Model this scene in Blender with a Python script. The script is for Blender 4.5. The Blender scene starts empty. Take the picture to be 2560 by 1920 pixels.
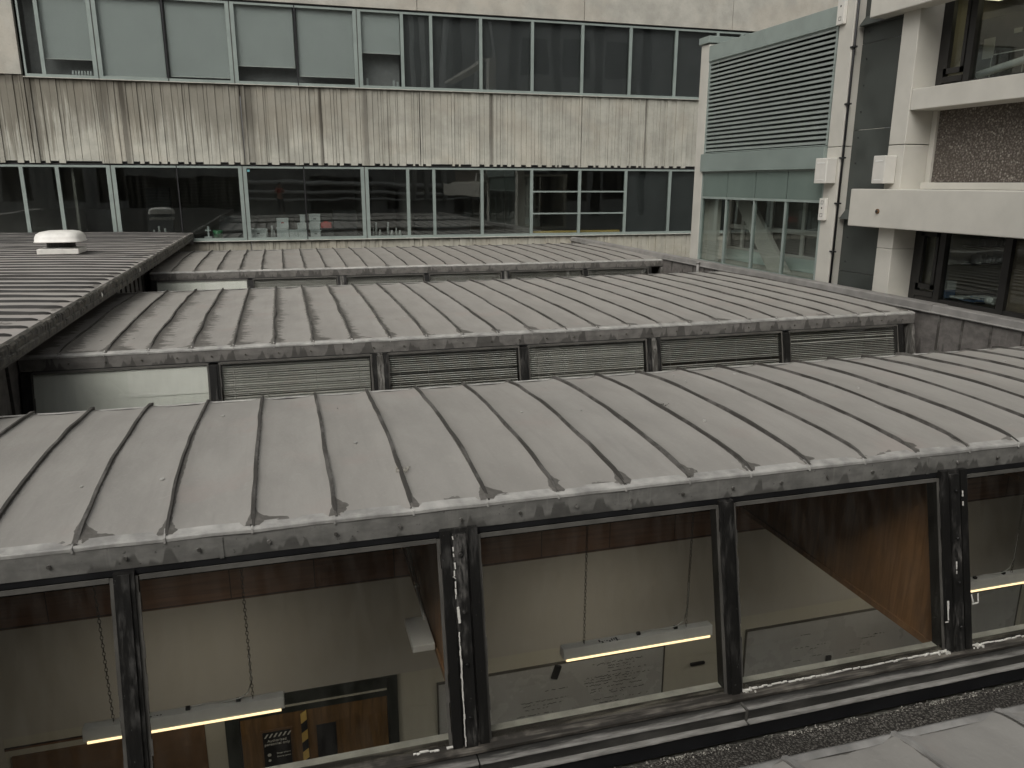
import bpy, bmesh, math, random
from mathutils import Matrix, Vector, noise

# ------------------------------------------------------------------ scene, camera, light
random.seed(7)
sc = bpy.context.scene
COL = sc.collection
U = 0.5            # one lead-roof bay is half a metre; positions below are given in bays
H = 7.75           # camera height above the ground, metres

def W(x, y, z):
    return Vector((x*U, y*U, z*U + H))

cam_d = bpy.data.cameras.new('camera'); cam = bpy.data.objects.new('camera', cam_d); COL.objects.link(cam)
yaw, pitch, roll, foc = 0.28125249, 0.25147838, 0.00260882, 1959.71
fw = Vector((math.sin(yaw)*math.cos(pitch), math.cos(yaw)*math.cos(pitch), -math.sin(pitch)))
rt = Vector((math.cos(yaw), -math.sin(yaw), 0)); up = rt.cross(fw)
r2 = rt*math.cos(roll) + up*math.sin(roll); u2 = -rt*math.sin(roll) + up*math.cos(roll)
cam.matrix_world = Matrix(((r2.x, u2.x, -fw.x, 0), (r2.y, u2.y, -fw.y, 0), (r2.z, u2.z, -fw.z, H), (0, 0, 0, 1)))
cam_d.sensor_width = 36; cam_d.lens = foc/2560*36; cam_d.clip_start = 0.05; cam_d.clip_end = 2000
sc.camera = cam

SUN_EL, SUN_AZ = math.radians(44), math.radians(218)     # azimuth clockwise from +Y: behind the camera, to the left
world = bpy.data.worlds.new('World'); sc.world = world; world.use_nodes = True
wn = world.node_tree; bg = wn.nodes['Background']
sky = wn.nodes.new('ShaderNodeTexSky'); sky.sky_type = 'NISHITA'; sky.sun_disc = False
sky.sun_elevation = SUN_EL; sky.sun_rotation = SUN_AZ; sky.air_density = 1.0; sky.dust_density = 6.0; sky.ozone_density = 1.0
hs = wn.nodes.new('ShaderNodeHueSaturation'); hs.inputs['Saturation'].default_value = 0.12
wn.links.new(sky.outputs[0], hs.inputs['Color']); wn.links.new(hs.outputs[0], bg.inputs['Color'])
bg.inputs['Strength'].default_value = 0.12
sd = bpy.data.lights.new('sun', 'SUN'); sd.energy = 1.0; sd.angle = math.radians(50); sd.color = (1.0, 0.96, 0.88)
sun = bpy.data.objects.new('sun', sd); COL.objects.link(sun)
sdir = Vector((math.sin(SUN_AZ)*math.cos(SUN_EL), math.cos(SUN_AZ)*math.cos(SUN_EL), math.sin(SUN_EL)))
sun.rotation_euler = sdir.to_track_quat('Z', 'Y').to_euler()
sc.view_settings.view_transform = 'Standard'; sc.view_settings.look = 'None'
sc.view_settings.exposure = 0.0; sc.view_settings.gamma = 1.0
sc.cycles.max_bounces = 10; sc.cycles.transparent_max_bounces = 24; sc.cycles.caustics_reflective = False
sc.cycles.caustics_refractive = False

# ------------------------------------------------------------------ materials
class NB:
    """small node builder"""
    def __init__(s, name):
        s.m = bpy.data.materials.new(name); s.m.use_nodes = True
        s.t = s.m.node_tree; s.b = s.t.nodes['Principled BSDF']
        s.pos = s.t.nodes.new('ShaderNodeNewGeometry').outputs['Position']
        s.sep = s.t.nodes.new('ShaderNodeSeparateXYZ'); s.t.links.new(s.pos, s.sep.inputs[0])
    def put(s, sock, v):
        if hasattr(v, 'is_output') or isinstance(v, bpy.types.NodeSocket): s.t.links.new(v, sock)
        else: sock.default_value = v
    def math(s, op, a, b=0.0, c=None, clamp=False):
        n = s.t.nodes.new('ShaderNodeMath'); n.operation = op; n.use_clamp = clamp
        s.put(n.inputs[0], a); s.put(n.inputs[1], b)
        if c is not None: s.put(n.inputs[2], c)
        return n.outputs[0]
    def noise(s, scale=(1, 1, 1), detail=4.0, rough=0.55, vec=None, off=0.0, dist=0.0):
        mp = s.t.nodes.new('ShaderNodeMapping'); mp.inputs['Scale'].default_value = scale
        mp.inputs['Location'].default_value = (off, off*1.7, off*.6)
        s.t.links.new(vec or s.pos, mp.inputs[0])
        n = s.t.nodes.new('ShaderNodeTexNoise'); n.inputs['Scale'].default_value = 1.0
        n.inputs['Detail'].default_value = detail; n.inputs['Roughness'].default_value = rough
        n.inputs['Distortion'].default_value = dist
        s.t.links.new(mp.outputs[0], n.inputs['Vector']); return n.outputs[0]
    def ramp(s, f, lo, hi, a=0.0, b=1.0):
        n = s.t.nodes.new('ShaderNodeMapRange'); n.clamp = True; n.interpolation_type = 'SMOOTHSTEP'
        s.put(n.inputs[0], f); n.inputs[1].default_value = lo; n.inputs[2].default_value = hi
        n.inputs[3].default_value = a; n.inputs[4].default_value = b; return n.outputs[0]
    def mix(s, f, a, b, mode='MIX'):
        n = s.t.nodes.new('ShaderNodeMix'); n.data_type = 'RGBA'; n.blend_type = mode
        s.put(n.inputs[0], f)
        for i, v in ((6, a), (7, b)):
            if isinstance(v, tuple): v = (v[0], v[1], v[2], 1)
            s.put(n.inputs[i], v)
        return n.outputs[2]
    def bump(s, h, strength=0.3, dist=0.01):
        n = s.t.nodes.new('ShaderNodeBump'); n.inputs['Strength'].default_value = strength
        n.inputs['Distance'].default_value = dist; s.put(n.inputs['Height'], h)
        s.t.links.new(n.outputs[0], s.b.inputs['Normal']); return n
    def fin(s, col, rough=0.7, metal=0.0, spec=0.5):
        if isinstance(col, tuple): col = (col[0], col[1], col[2], 1)
        s.put(s.b.inputs['Base Color'], col); s.put(s.b.inputs['Roughness'], rough)
        s.put(s.b.inputs['Metallic'], metal); s.b.inputs['Specular IOR Level'].default_value = spec
        return s.m

def simple(name, c, rough=0.6, metal=0.0, var=0.12, scale=6.0, spec=0.5, bump=0.0, stretch=(1, 1, 1)):
    n = NB(name)
    f = n.noise((scale*stretch[0], scale*stretch[1], scale*stretch[2]), 5)
    f2 = n.noise((scale*.15*stretch[0],)*2 + (scale*.15*stretch[2],), 3, off=3)
    k = n.math('ADD', n.math('MULTIPLY', f, .6), n.math('MULTIPLY', f2, .4))
    lo = tuple(v*(1-var*1.6) for v in c); hi = tuple(min(1, v*(1+var*1.6)) for v in c)
    col = n.mix(n.ramp(k, .3, .7), lo, hi)
    if bump: n.bump(n.noise((scale*8,)*3, 3), bump, .004)
    return n.fin(col, n.ramp(f, .3, .7, max(0, rough-.08), min(1, rough+.08)), metal, spec)

def lead_roof(name, off, wide, eave_y, ridge_y, axis='x', base=(.30, .287, .262), left_grime=True):
    """weathered lead sheet: chalky grey patina, dark damp stains and painted-in shading beside the standing seams"""
    n = NB(name)
    X, Y = (n.sep.outputs[0], n.sep.outputs[1]) if axis == 'x' else (n.sep.outputs[1], n.sep.outputs[0])
    u = n.math('SUBTRACT', n.math('DIVIDE', X, U), off)
    fr = n.math('FRACT', u); cell = n.math('FLOOR', u)
    wn_ = n.t.nodes.new('ShaderNodeTexWhiteNoise'); wn_.noise_dimensions = '1D'; n.t.links.new(cell, wn_.inputs['W'])
    sheet = wn_.outputs['Value']
    jag = n.noise((3.5, 16, 16) if axis == 'x' else (16, 3.5, 16), 5, .65)
    slow = n.noise((1.1, 1.1, 1.1), 3, off=5)
    # width of the stain and painted shading beside each seam, in bays
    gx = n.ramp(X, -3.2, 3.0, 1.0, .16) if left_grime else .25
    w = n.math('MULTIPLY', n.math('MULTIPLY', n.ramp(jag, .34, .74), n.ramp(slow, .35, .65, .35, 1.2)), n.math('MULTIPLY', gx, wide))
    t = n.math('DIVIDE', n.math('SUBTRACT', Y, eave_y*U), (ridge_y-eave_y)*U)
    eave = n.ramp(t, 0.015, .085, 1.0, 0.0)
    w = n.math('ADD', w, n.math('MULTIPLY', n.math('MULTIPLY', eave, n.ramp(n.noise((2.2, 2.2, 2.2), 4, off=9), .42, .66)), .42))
    w = n.math('ADD', w, n.math('ADD', .050 if wide > .5 else .034, n.math('MULTIPLY', n.math('MULTIPLY', gx, n.ramp(jag, .38, .62, .35, 1.0)), .13 if wide > .5 else .0)))  # constant strip: shading beside the seam, put into the stain colour
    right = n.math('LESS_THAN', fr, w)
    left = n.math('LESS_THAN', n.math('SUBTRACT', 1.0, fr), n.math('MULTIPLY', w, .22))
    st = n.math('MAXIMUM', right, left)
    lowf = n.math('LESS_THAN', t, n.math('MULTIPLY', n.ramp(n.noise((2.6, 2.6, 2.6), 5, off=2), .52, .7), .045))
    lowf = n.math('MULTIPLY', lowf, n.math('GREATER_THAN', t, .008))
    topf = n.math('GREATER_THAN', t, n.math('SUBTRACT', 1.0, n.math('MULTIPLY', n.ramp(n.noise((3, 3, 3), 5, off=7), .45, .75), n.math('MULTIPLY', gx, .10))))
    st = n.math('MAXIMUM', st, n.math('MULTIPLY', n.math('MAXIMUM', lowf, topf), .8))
    mott = n.noise((3, 1.2, 3) if axis == 'x' else (1.2, 3, 3), 6, .6, off=1)
    fine = n.noise((22, 22, 22), 4, .6)
    rain = n.noise((14, .7, 2) if axis == 'x' else (.7, 14, 2), 4, .6, off=4)
    lo = tuple(v*.91 for v in base); hi = tuple(v*1.06 for v in base)
    col = n.mix(n.ramp(mott, .32, .68), lo, hi)
    col = n.mix(n.math('MULTIPLY', n.ramp(rain, .5, .72), .30), col, tuple(v*.80 for v in base))
    col = n.mix(n.math('MULTIPLY', sheet, .16), col, (base[0]*.86, base[1]*.82, base[2]*.78))
    col = n.mix(n.math('MULTIPLY', n.ramp(fine, .55, .75), .25), col, tuple(v*1.22 for v in base))
    pink = n.noise((1.6, 1.6, 1.6), 4, off=12)
    col = n.mix(n.math('MULTIPLY', n.ramp(pink, .56, .7), .25), col, (base[0]*1.10, base[1]*.94, base[2]*.92))
    scr = n.noise((5, 60, 5) if axis == 'x' else (60, 5, 5), 2, .5, off=21)
    col = n.mix(n.math('MULTIPLY', n.ramp(scr, .70, .76), .22), col, tuple(v*1.35 for v in base))
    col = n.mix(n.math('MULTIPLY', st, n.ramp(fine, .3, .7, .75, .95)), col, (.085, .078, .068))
    if left_grime:      # wide damp patch beside the left gutter
        g = n.math('LESS_THAN', n.math('ADD', X, n.math('MULTIPLY', n.noise((2.5, 9, 9), 5, .7, off=15), -.75)), -3.27)
        col = n.mix(n.math('MULTIPLY', g, .8), col, (.095, .086, .074))
    n.bump(n.math('ADD', n.noise((30, 30, 30), 4), n.math('MULTIPLY', n.noise((4, 2.2, 4) if axis == 'x' else (2.2, 4, 4), 4), 4.5)), .34, .007)
    return n.fin(col, n.math('SUBTRACT', .62, n.math('MULTIPLY', st, .12)), 0.0, .35)

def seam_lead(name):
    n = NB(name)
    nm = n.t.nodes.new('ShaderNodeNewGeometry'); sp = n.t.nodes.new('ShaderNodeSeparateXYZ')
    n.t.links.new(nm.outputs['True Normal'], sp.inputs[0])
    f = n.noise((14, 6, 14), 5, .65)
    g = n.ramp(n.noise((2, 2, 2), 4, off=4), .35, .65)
    dirt_shade = n.ramp(n.math('ADD', f, n.math('MULTIPLY', g, .35)), .45, .75)
    col = n.mix(dirt_shade, (.115, .108, .098), (.050, .046, .040))  # dirty lead; the dark tone also paints in shade on the leaning flanks
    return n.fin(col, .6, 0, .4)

def dripping_lead(name, z0, h, base=(.20, .195, .18), dark=(.05, .047, .042), axis=0, off=0.0, amount=1.0):
    """lead trim with damp arches rising from its lower edge; z0 = lower edge, h = height (bays)"""
    n = NB(name)
    cb = n.t.nodes.new('ShaderNodeCombineXYZ'); n.t.links.new(n.sep.outputs[axis], cb.inputs[0])
    fx = n.noise((4.6, 1, 1), 2.0, .5, vec=cb.outputs[0], off=off)
    fx2 = n.noise((15, 1, 1), 1.0, .4, vec=cb.outputs[0], off=off+4)
    t = n.math('DIVIDE', n.math('SUBTRACT', n.sep.outputs[2], z0*U+H), h*U)
    top = n.math('MULTIPLY', n.math('MULTIPLY', n.ramp(fx, .42, .66), n.ramp(fx2, .38, .62, .35, 1.0)), .95*amount)
    st = n.ramp(n.math('SUBTRACT', top, t), -.04, .16)
    mott = n.noise((6, 6, 9), 5, .6, off=off)
    col = n.mix(n.ramp(mott, .3, .7), tuple(v*.72 for v in base), tuple(v*1.15 for v in base))
    run = n.noise((22, 22, 1.5) , 3, .6, off=off+2)
    col = n.mix(n.math('MULTIPLY', n.ramp(run, .55, .75), .35), col, tuple(v*1.45 for v in base))
    col = n.mix(n.math('MULTIPLY', st, .62), col, dark)
    sp = n.noise((30, 30, 30), 3, .6)
    col = n.mix(n.math('MULTIPLY', n.ramp(sp, .66, .72), .7), col, dark)
    n.bump(mott, .25, .006)
    return n.fin(col, .6, 0, .4)

def tarred(name, base=(.022, .021, .019), hi=(.12, .115, .105), worn=.62, stretch=(26, 26, 1.6)):
    """bitumen-painted timber with worn grey wood grain showing through"""
    n = NB(name)
    g = n.noise(stretch, 5, .65); p = n.noise((3.5, 3.5, 2.2), 4, .6, off=2)
    f = n.math('MULTIPLY', n.ramp(g, .42, .68), n.ramp(p, worn-.16, worn+.06))
    col = n.mix(f, base, hi)
    fl = n.noise((60, 60, 40), 3, .6, off=8)
    col = n.mix(n.math('MULTIPLY', n.ramp(fl, .70, .74), .35), col, (.30, .29, .27))
    n.bump(g, .5, .006)
    return n.fin(col, n.ramp(f, 0, 1, .42, .85), 0, .4)

def concrete(name, base=(.36, .345, .30), streaks=(), zt=None, zb=None, board=True, grime=1.0):
    n = NB(name)
    X, Y, Z = n.sep.outputs
    blot = n.noise((1.6, 1.6, 1.6), 6, .62); fine = n.noise((18, 18, 18), 5, .65)
    run = n.noise((12, 12, .55), 6, .68, off=3, dist=.5); run2 = n.noise((2.2, 2.2, .10), 3, .5, off=8)
    col = n.mix(n.ramp(blot, .32, .68), tuple(v*.84 for v in base), tuple(v*1.10 for v in base))
    warm = n.noise((.8, .8, .8), 4, off=6)
    col = n.mix(n.math('MULTIPLY', n.ramp(warm, .45, .65), .30), col, (base[0]*1.06, base[1]*.96, base[2]*.88))
    col = n.mix(n.math('MULTIPLY', n.ramp(fine, .5, .78), .35), col, tuple(v*.62 for v in base))
    if zt is not None:
        t = n.math('DIVIDE', n.math('SUBTRACT', Z, zb*U+H), (zt-zb)*U)      # 0 bottom, 1 top
        lft = n.ramp(X, -7.5, 9.5, 1.0, .22)
        reach = n.math('ADD', n.math('MULTIPLY', run, 1.5), n.math('MULTIPLY', run2, .55))
        f = n.ramp(n.math('ADD', n.math('MULTIPLY', t, .70), n.math('SUBTRACT', n.math('ADD', reach, n.math('MULTIPLY', n.noise((.55, .55, .25), 3, .5, off=31), .9)), 1.38)), .05, .55)
        f = n.math('MULTIPLY', n.math('MULTIPLY', f, lft), grime)
        col = n.mix(n.math('MULTIPLY', f, .80), col, (.135, .12, .092))
        topb = n.math('MULTIPLY', n.ramp(n.math('ADD', t, n.math('MULTIPLY', run, .16)), .97, 1.10), n.ramp(X, -6, 12, .85, .35))
        col = n.mix(topb, col, (.07, .062, .05))
        for xs, wd, am in streaks:
            d = n.math('ABSOLUTE', n.math('SUBTRACT', X, xs*U))
            d = n.math('ADD', d, n.math('MULTIPLY', n.math('SUBTRACT', n.noise((6, 6, 1.2), 4, .6, off=xs), .5), wd*U*.9))
            s_ = n.math('MULTIPLY', n.ramp(d, wd*U*.15, wd*U*1.1, 1, 0), am)
            s_ = n.math('MULTIPLY', s_, n.ramp(t, 0, 1, .68, 1))
            col = n.mix(s_, col, (.050, .043, .033))
    n.bump(n.math('ADD', fine, n.noise((70, 70, 70), 2)), .35, .006)
    return n.fin(col, .88, 0, .25)

def glass(name, tint=(.92, .93, .92), refl=1.0, haze=0.0, gloss=(.85, .87, .86)):
    m = bpy.data.materials.new(name); m.use_nodes = True; t = m.node_tree
    for x in list(t.nodes): t.nodes.remove(x)
    o = t.nodes.new('ShaderNodeOutputMaterial'); tr = t.nodes.new('ShaderNodeBsdfTransparent'); gl = t.nodes.new('ShaderNodeBsdfGlossy')
    tr.inputs[0].default_value = (*tint, 1); gl.inputs['Roughness'].default_value = 0.012; gl.inputs[0].default_value = (*gloss, 1)
    lw = t.nodes.new('ShaderNodeLayerWeight'); lw.inputs[0].default_value = .5
    p = t.nodes.new('ShaderNodeMath'); p.operation = 'POWER'; t.links.new(lw.outputs['Facing'], p.inputs[0]); p.inputs[1].default_value = 4.0
    a = t.nodes.new('ShaderNodeMath'); a.operation = 'MULTIPLY_ADD'; t.links.new(p.outputs[0], a.inputs[0]); a.inputs[1].default_value = .9; a.inputs[2].default_value = .045*refl
    mx = t.nodes.new('ShaderNodeMixShader'); t.links.new(a.outputs[0], mx.inputs[0]); t.links.new(tr.outputs[0], mx.inputs[1]); t.links.new(gl.outputs[0], mx.inputs[2])
    # slow waviness of float glass
    g = t.nodes.new('ShaderNodeNewGeometry'); mp = t.nodes.new('ShaderNodeMapping'); mp.inputs['Scale'].default_value = (.9, .9, .6)
    t.links.new(g.outputs['Position'], mp.inputs[0]); nz = t.nodes.new('ShaderNodeTexNoise'); nz.inputs['Scale'].default_value = 1; nz.inputs['Detail'].default_value = 1
    t.links.new(mp.outputs[0], nz.inputs['Vector']); bp = t.nodes.new('ShaderNodeBump'); bp.inputs['Strength'].default_value = .25; bp.inputs['Distance'].default_value = .012
    t.links.new(nz.outputs[0], bp.inputs['Height']); t.links.new(bp.outputs[0], gl.inputs['Normal'])
    last = mx.outputs[0]
    if haze:
        df = t.nodes.new('ShaderNodeBsdfDiffuse'); df.inputs[0].default_value = (.35, .34, .31, 1)
        mp2 = t.nodes.new('ShaderNodeMapping'); mp2.inputs['Scale'].default_value = (14, 14, .8); t.links.new(g.outputs['Position'], mp2.inputs[0])
        n2 = t.nodes.new('ShaderNodeTexNoise'); n2.inputs['Scale'].default_value = 1; n2.inputs['Detail'].default_value = 4; t.links.new(mp2.outputs[0], n2.inputs['Vector'])
        mr = t.nodes.new('ShaderNodeMapRange'); mr.inputs[1].default_value = .40; mr.inputs[2].default_value = .75; mr.inputs[3].default_value = haze*.35; mr.inputs[4].default_value = haze*2.2
        t.links.new(n2.outputs[0], mr.inputs[0]); m2 = t.nodes.new('ShaderNodeMixShader'); t.links.new(mr.outputs[0], m2.inputs[0])
        t.links.new(mx.outputs[0], m2.inputs[1]); t.links.new(df.outputs[0], m2.inputs[2]); last = m2.outputs[0]
    t.links.new(last, o.inputs[0]); return m

def emit(name, c, s):
    m = bpy.data.materials.new(name); m.use_nodes = True; b = m.node_tree.nodes['Principled BSDF']
    b.inputs['Base Color'].default_value = (.8, .8, .8, 1); b.inputs['Emission Color'].default_value = (*c, 1); b.inputs['Emission Strength'].default_value = s
    return m

def pebbles(name, scale, cols, size=.9, depth=.6):
    n = NB(name)
    v = n.t.nodes.new('ShaderNodeTexVoronoi'); v.inputs['Scale'].default_value = scale; n.t.links.new(n.pos, v.inputs['Vector'])
    w_ = n.t.nodes.new('ShaderNodeTexWhiteNoise'); n.t.links.new(v.outputs['Color'], w_.inputs['Vector'])
    c = n.mix(n.ramp(w_.outputs['Value'], .15, .5), cols[0], cols[1]); c = n.mix(n.ramp(w_.outputs['Value'], .84, .92), c, cols[2])
    c = n.mix(n.ramp(v.outputs['Distance'], .35, .62), c, cols[3])
    big = n.noise((1.2, 1.2, 1.2), 4); c = n.mix(n.math('MULTIPLY', n.ramp(big, .4, .65), .4), c, cols[3])
    n.bump(n.math('MULTIPLY', v.outputs['Distance'], -1.0), depth, .02)
    return n.fin(c, .85, 0, .3)

def wood(name, base, scale=1.0, planks=None, vertical=True):
    n = NB(name)
    g = n.noise((30*scale, 30*scale, 1.8) if vertical else (1.5, 20*scale, 30*scale), 5, .6, dist=.6)
    p = n.noise((1.1, 1.1, 1.1), 4, off=4)
    c = n.mix(n.ramp(g, .3, .7), tuple(v*.72 for v in base), tuple(v*1.2 for v in base))
    c = n.mix(n.math('MULTIPLY', n.ramp(p, .4, .65), .45), c, tuple(v*.55 for v in base))
    if planks:
        fz = n.math('FRACT', n.math('DIVIDE', n.sep.outputs[2], planks)); c = n.mix(n.math('LESS_THAN', fz, .05), c, tuple(v*.15 for v in base))
        fx = n.math('FRACT', n.math('DIVIDE', n.math('ADD', n.sep.outputs[0], n.math('MULTIPLY', n.math('FLOOR', n.math('DIVIDE', n.sep.outputs[2], planks)), .37)), .83))
        c = n.mix(n.math('LESS_THAN', fx, .012), c, tuple(v*.2 for v in base))
    n.bump(g, .15, .003)
    return n.fin(c, .5, 0, .4)

M = {}
M['fascia_f'] = dripping_lead('fascia_lead_near', -4.48, .34, base=(.20, .195, .178), off=1, amount=.75)
M['fascia_m'] = dripping_lead('fascia_lead_mid', -4.47, .36, base=(.185, .175, .16), off=7, amount=1.6)
M['fascia_b'] = dripping_lead('fascia_lead_far', -4.47, .36, base=(.17, .16, .145), off=13, amount=1.5)
M['seam'] = seam_lead('seam_lead')
M['seam_light'] = simple('pale_seam_lead', (.25, .242, .225), .6, 0, .25, 9)
M['seam_dark'] = simple('shaded_seam', (.030, .028, .025), .7, 0, .3, 6)  # near-black colour paints in the shade on the seams' front faces
M['lip'] = simple('drip_edge_lead', (.36, .35, .325), .6, 0, .22, 9)
M['tar'] = tarred('tarred_timber', (.012, .0115, .0105), (.060, .057, .052), .62)
M['tar_worn'] = tarred('worn_tarred_timber', (.014, .0135, .0125), (.15, .142, .13), .57)
M['post_lead'] = tarred('lead_capped_post', (.07, .066, .058), (.24, .23, .21), .42)
M['sill_wood'] = tarred('weathered_sill', (.035, .031, .026), (.20, .182, .152), .50, (2.0, 30, 30))
M['flash'] = tarred('dark_flashing', (.030, .029, .026), (.075, .071, .064), .46, (2, 9, 9))  # darker tone for the upright pieces
n = NB('pale_flashing')
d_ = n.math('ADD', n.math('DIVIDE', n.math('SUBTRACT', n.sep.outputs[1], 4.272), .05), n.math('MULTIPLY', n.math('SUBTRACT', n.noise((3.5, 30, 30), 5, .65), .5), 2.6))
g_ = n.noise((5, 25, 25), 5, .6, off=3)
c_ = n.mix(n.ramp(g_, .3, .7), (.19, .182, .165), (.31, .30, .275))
c_ = n.mix(n.math('MULTIPLY', n.ramp(d_, -.4, .9), .93), c_, (.018, .017, .015))  # blackens towards the back, with a ragged edge
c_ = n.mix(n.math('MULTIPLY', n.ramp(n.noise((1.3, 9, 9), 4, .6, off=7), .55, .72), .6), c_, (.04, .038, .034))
n.bump(g_, .3, .004)
M['flash_top'] = n.fin(c_, .7, 0, .3)
M['bead'] = simple('glazing_bead', (.085, .08, .07), .7, 0, .2)
M['glass'] = glass('skylight_glass', (.94, .94, .92), 1.1, .012)
M['glass_d'] = glass('window_glass', (.84, .87, .86), 1.25, .006)
M['glass_f'] = glass('facade_glass', (.84, .87, .86), 2.6, .006)
M['glass_u'] = glass('upper_facade_glass', (.90, .92, .915), 2.0, .003)
M['green'] = simple('pale_green_frame', (.245, .285, .262), .42, .0, .07, 3)
M['green2'] = simple('grey_green_panel', (.205, .245, .225), .38, .0, .06, 1.5)
M['green3'] = simple('green_spandrel_glass', (.15, .19, .168), .16, .0, .04, 1.2)
M['louvre'] = simple('louvre_metal', (.23, .26, .24), .4, .1, .06, 3)
M['black'] = simple('black_void', (.008, .008, .009), .8, 0, .1)
M['rubber'] = simple('black_plastic', (.015, .015, .016), .45, 0, .1)
M['dark_panel'] = simple('dark_grey_cladding', (.052, .058, .052), .55, 0, .14, 2)
M['white'] = simple('offwhite_paint', (.52, .50, .445), .55, 0, .05, 2.2)
M['white2'] = simple('white_box_plastic', (.62, .60, .55), .4, 0, .04, 4)
M['cowl'] = simple('white_fan_plastic', (.72, .70, .65), .35, 0, .07, 6)
M['blackframe'] = simple('black_window_frame', (.016, .015, .014), .4, 0, .15)
M['pebble'] = pebbles('pebbledash', 29, ((.145, .122, .102), (.205, .18, .155), (.33, .30, .26), (.085, .072, .060)))
M['grit'] = pebbles('mineral_felt', 62, ((.09, .082, .07), (.16, .15, .13), (.24, .22, .195), (.03, .027, .023)), depth=.8)
M['blind'] = simple('roller_blind', (.43, .455, .435), .85, 0, .03, 1)
M['blind_dark'] = simple('roller_blind_dark', (.058, .06, .06), .85, 0, .03, 1)
M['slat'] = simple('venetian_slat', (.42, .42, .40), .45, 0, .05, 3)
M['frost'] = simple('frosted_panel', (.86, .89, .85), .35, 0, .03, 1.2)
M['frost2'] = simple('white_film', (.90, .92, .89), .5, 0, .02)
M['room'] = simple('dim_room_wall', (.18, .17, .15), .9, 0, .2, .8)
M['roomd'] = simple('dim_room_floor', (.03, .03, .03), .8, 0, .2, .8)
M['beige'] = simple('beige_wall', (.42, .41, .38), .9, 0, .03, .8)
M['greywall'] = simple('grey_wall', (.47, .455, .39), .85, 0, .03, .8)
M['board'] = simple('whiteboard', (.42, .425, .42), .3, 0, .04, 2)
M['darkwood'] = wood('dark_plank', (.16, .080, .045), 1, .33, False)
M['ply'] = wood('varnished_ply', (.27, .145, .068), .7)
M['plyedge'] = wood('ply_edge', (.27, .15, .075), .9)
M['door'] = wood('door_veneer', (.17, .095, .035), .6)
M['cork'] = simple('brown_pinboard', (.14, .08, .04), .9, 0, .12, 10)
M['doorframe'] = simple('dark_green_frame', (.022, .026, .022), .5, 0, .1)
M['lampwhite'] = simple('lamp_housing', (.80, .80, .77), .4, 0, .03)
M['tube'] = emit('lit_tube', (1.0, .74, .40), 1.9)
M['chain'] = simple('chain_metal', (.12, .11, .09), .5, .6, .1)
M['ink'] = simple('marker_ink', (.03, .03, .03), .7, 0, .1)
M['yellow'] = simple('hazard_yellow', (.62, .43, .12), .6, 0, .05)
M['paper'] = simple('paper', (.62, .62, .58), .8, 0, .05)
M['box'] = simple('white_carton', (.58, .60, .58), .7, 0, .06, 3)
M['red'] = simple('red_cloth', (.42, .045, .035), .7, 0, .15)
M['bucket'] = simple('green_plastic', (.06, .23, .10), .4, 0, .05)
M['blue'] = simple('blue_plastic', (.07, .13, .24), .5, 0, .08)
M['flake'] = simple('peeling_white_paint', (.70, .68, .62), .8, 0, .08, 20)
M['lichen'] = simple('lichen', (.40, .38, .33), .95, 0, .3, 40)
M['conc_plain'] = concrete('plain_concrete', (.42, .405, .355))
M['conc_rib'] = concrete('ribbed_concrete', (.45, .44, .38), [(-13.45, .35, .55), (-9.69, .5, .5), (-8.62, .28, .85), (-1.93, .22, .85), (-1.45, .5, .6), (2.83, .16, .95), (5.66, .32, .6), (14.1, .16, .8), (17.6, .1, .3), (25.48, .12, .75)], 5.85, 1.05)
M['conc_low'] = concrete('low_ribbed_concrete', (.46, .44, .37), [], -3.66, -8.0, grime=.5)
M['conc_sill'] = simple('pale_sill', (.44, .43, .38), .8, 0, .15, 8)
M['ground'] = simple('courtyard_paving', (.12, .118, .11), .9, 0, .2, 3)
M['felt'] = simple('roof_felt', (.06, .058, .052), .9, 0, .25, 5)
M['skin'] = simple('skin', (.45, .27, .2), .5, 0, .05)
M['denim'] = simple('dark_trousers', (.03, .032, .04), .8, 0, .15)
M['hair'] = simple('dark_hair', (.02, .014, .01), .7, 0, .1)
M['moss'] = tarred('mossy_roof_edge', (.022, .020, .016), (.21, .195, .165), .46, (9, 5, 14))
M['wall_lead'] = dripping_lead('wall_lead', -5.5, 1.4, base=(.155, .142, .13), axis=1, off=3, amount=.5)
M['cap_lead'] = simple('cap_lead', (.225, .215, .20), .55, 0, .16, 4)
M['teal'] = simple('teal_sticker', (.12, .36, .38), .6, 0, .05)
M['rear'] = simple('rear_cladding', (.28, .28, .265), .7, 0, .15, .7)
M['rearpipe'] = simple('rear_ductwork', (.60, .60, .57), .5, 0, .1, 2)
M['ochre'] = simple('ochre_render', (.40, .33, .20), .85, 0, .08, 1)

# ------------------------------------------------------------------ object helpers
ORG = {}          # world origin of every object made here (metres)

def props(o, label=None, cat=None, group=None, kind=None):
    if label: o['label'] = label
    if cat: o['category'] = cat
    if group: o['group'] = group
    if kind: o['kind'] = kind
    return o

def thing(name, label, cat, at, group=None):
    o = bpy.data.objects.new(name, None); COL.objects.link(o)
    o.empty_display_size = .2
    w = W(*at); o.location = w; ORG[o.name] = w
    return props(o, label, cat, group)

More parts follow.
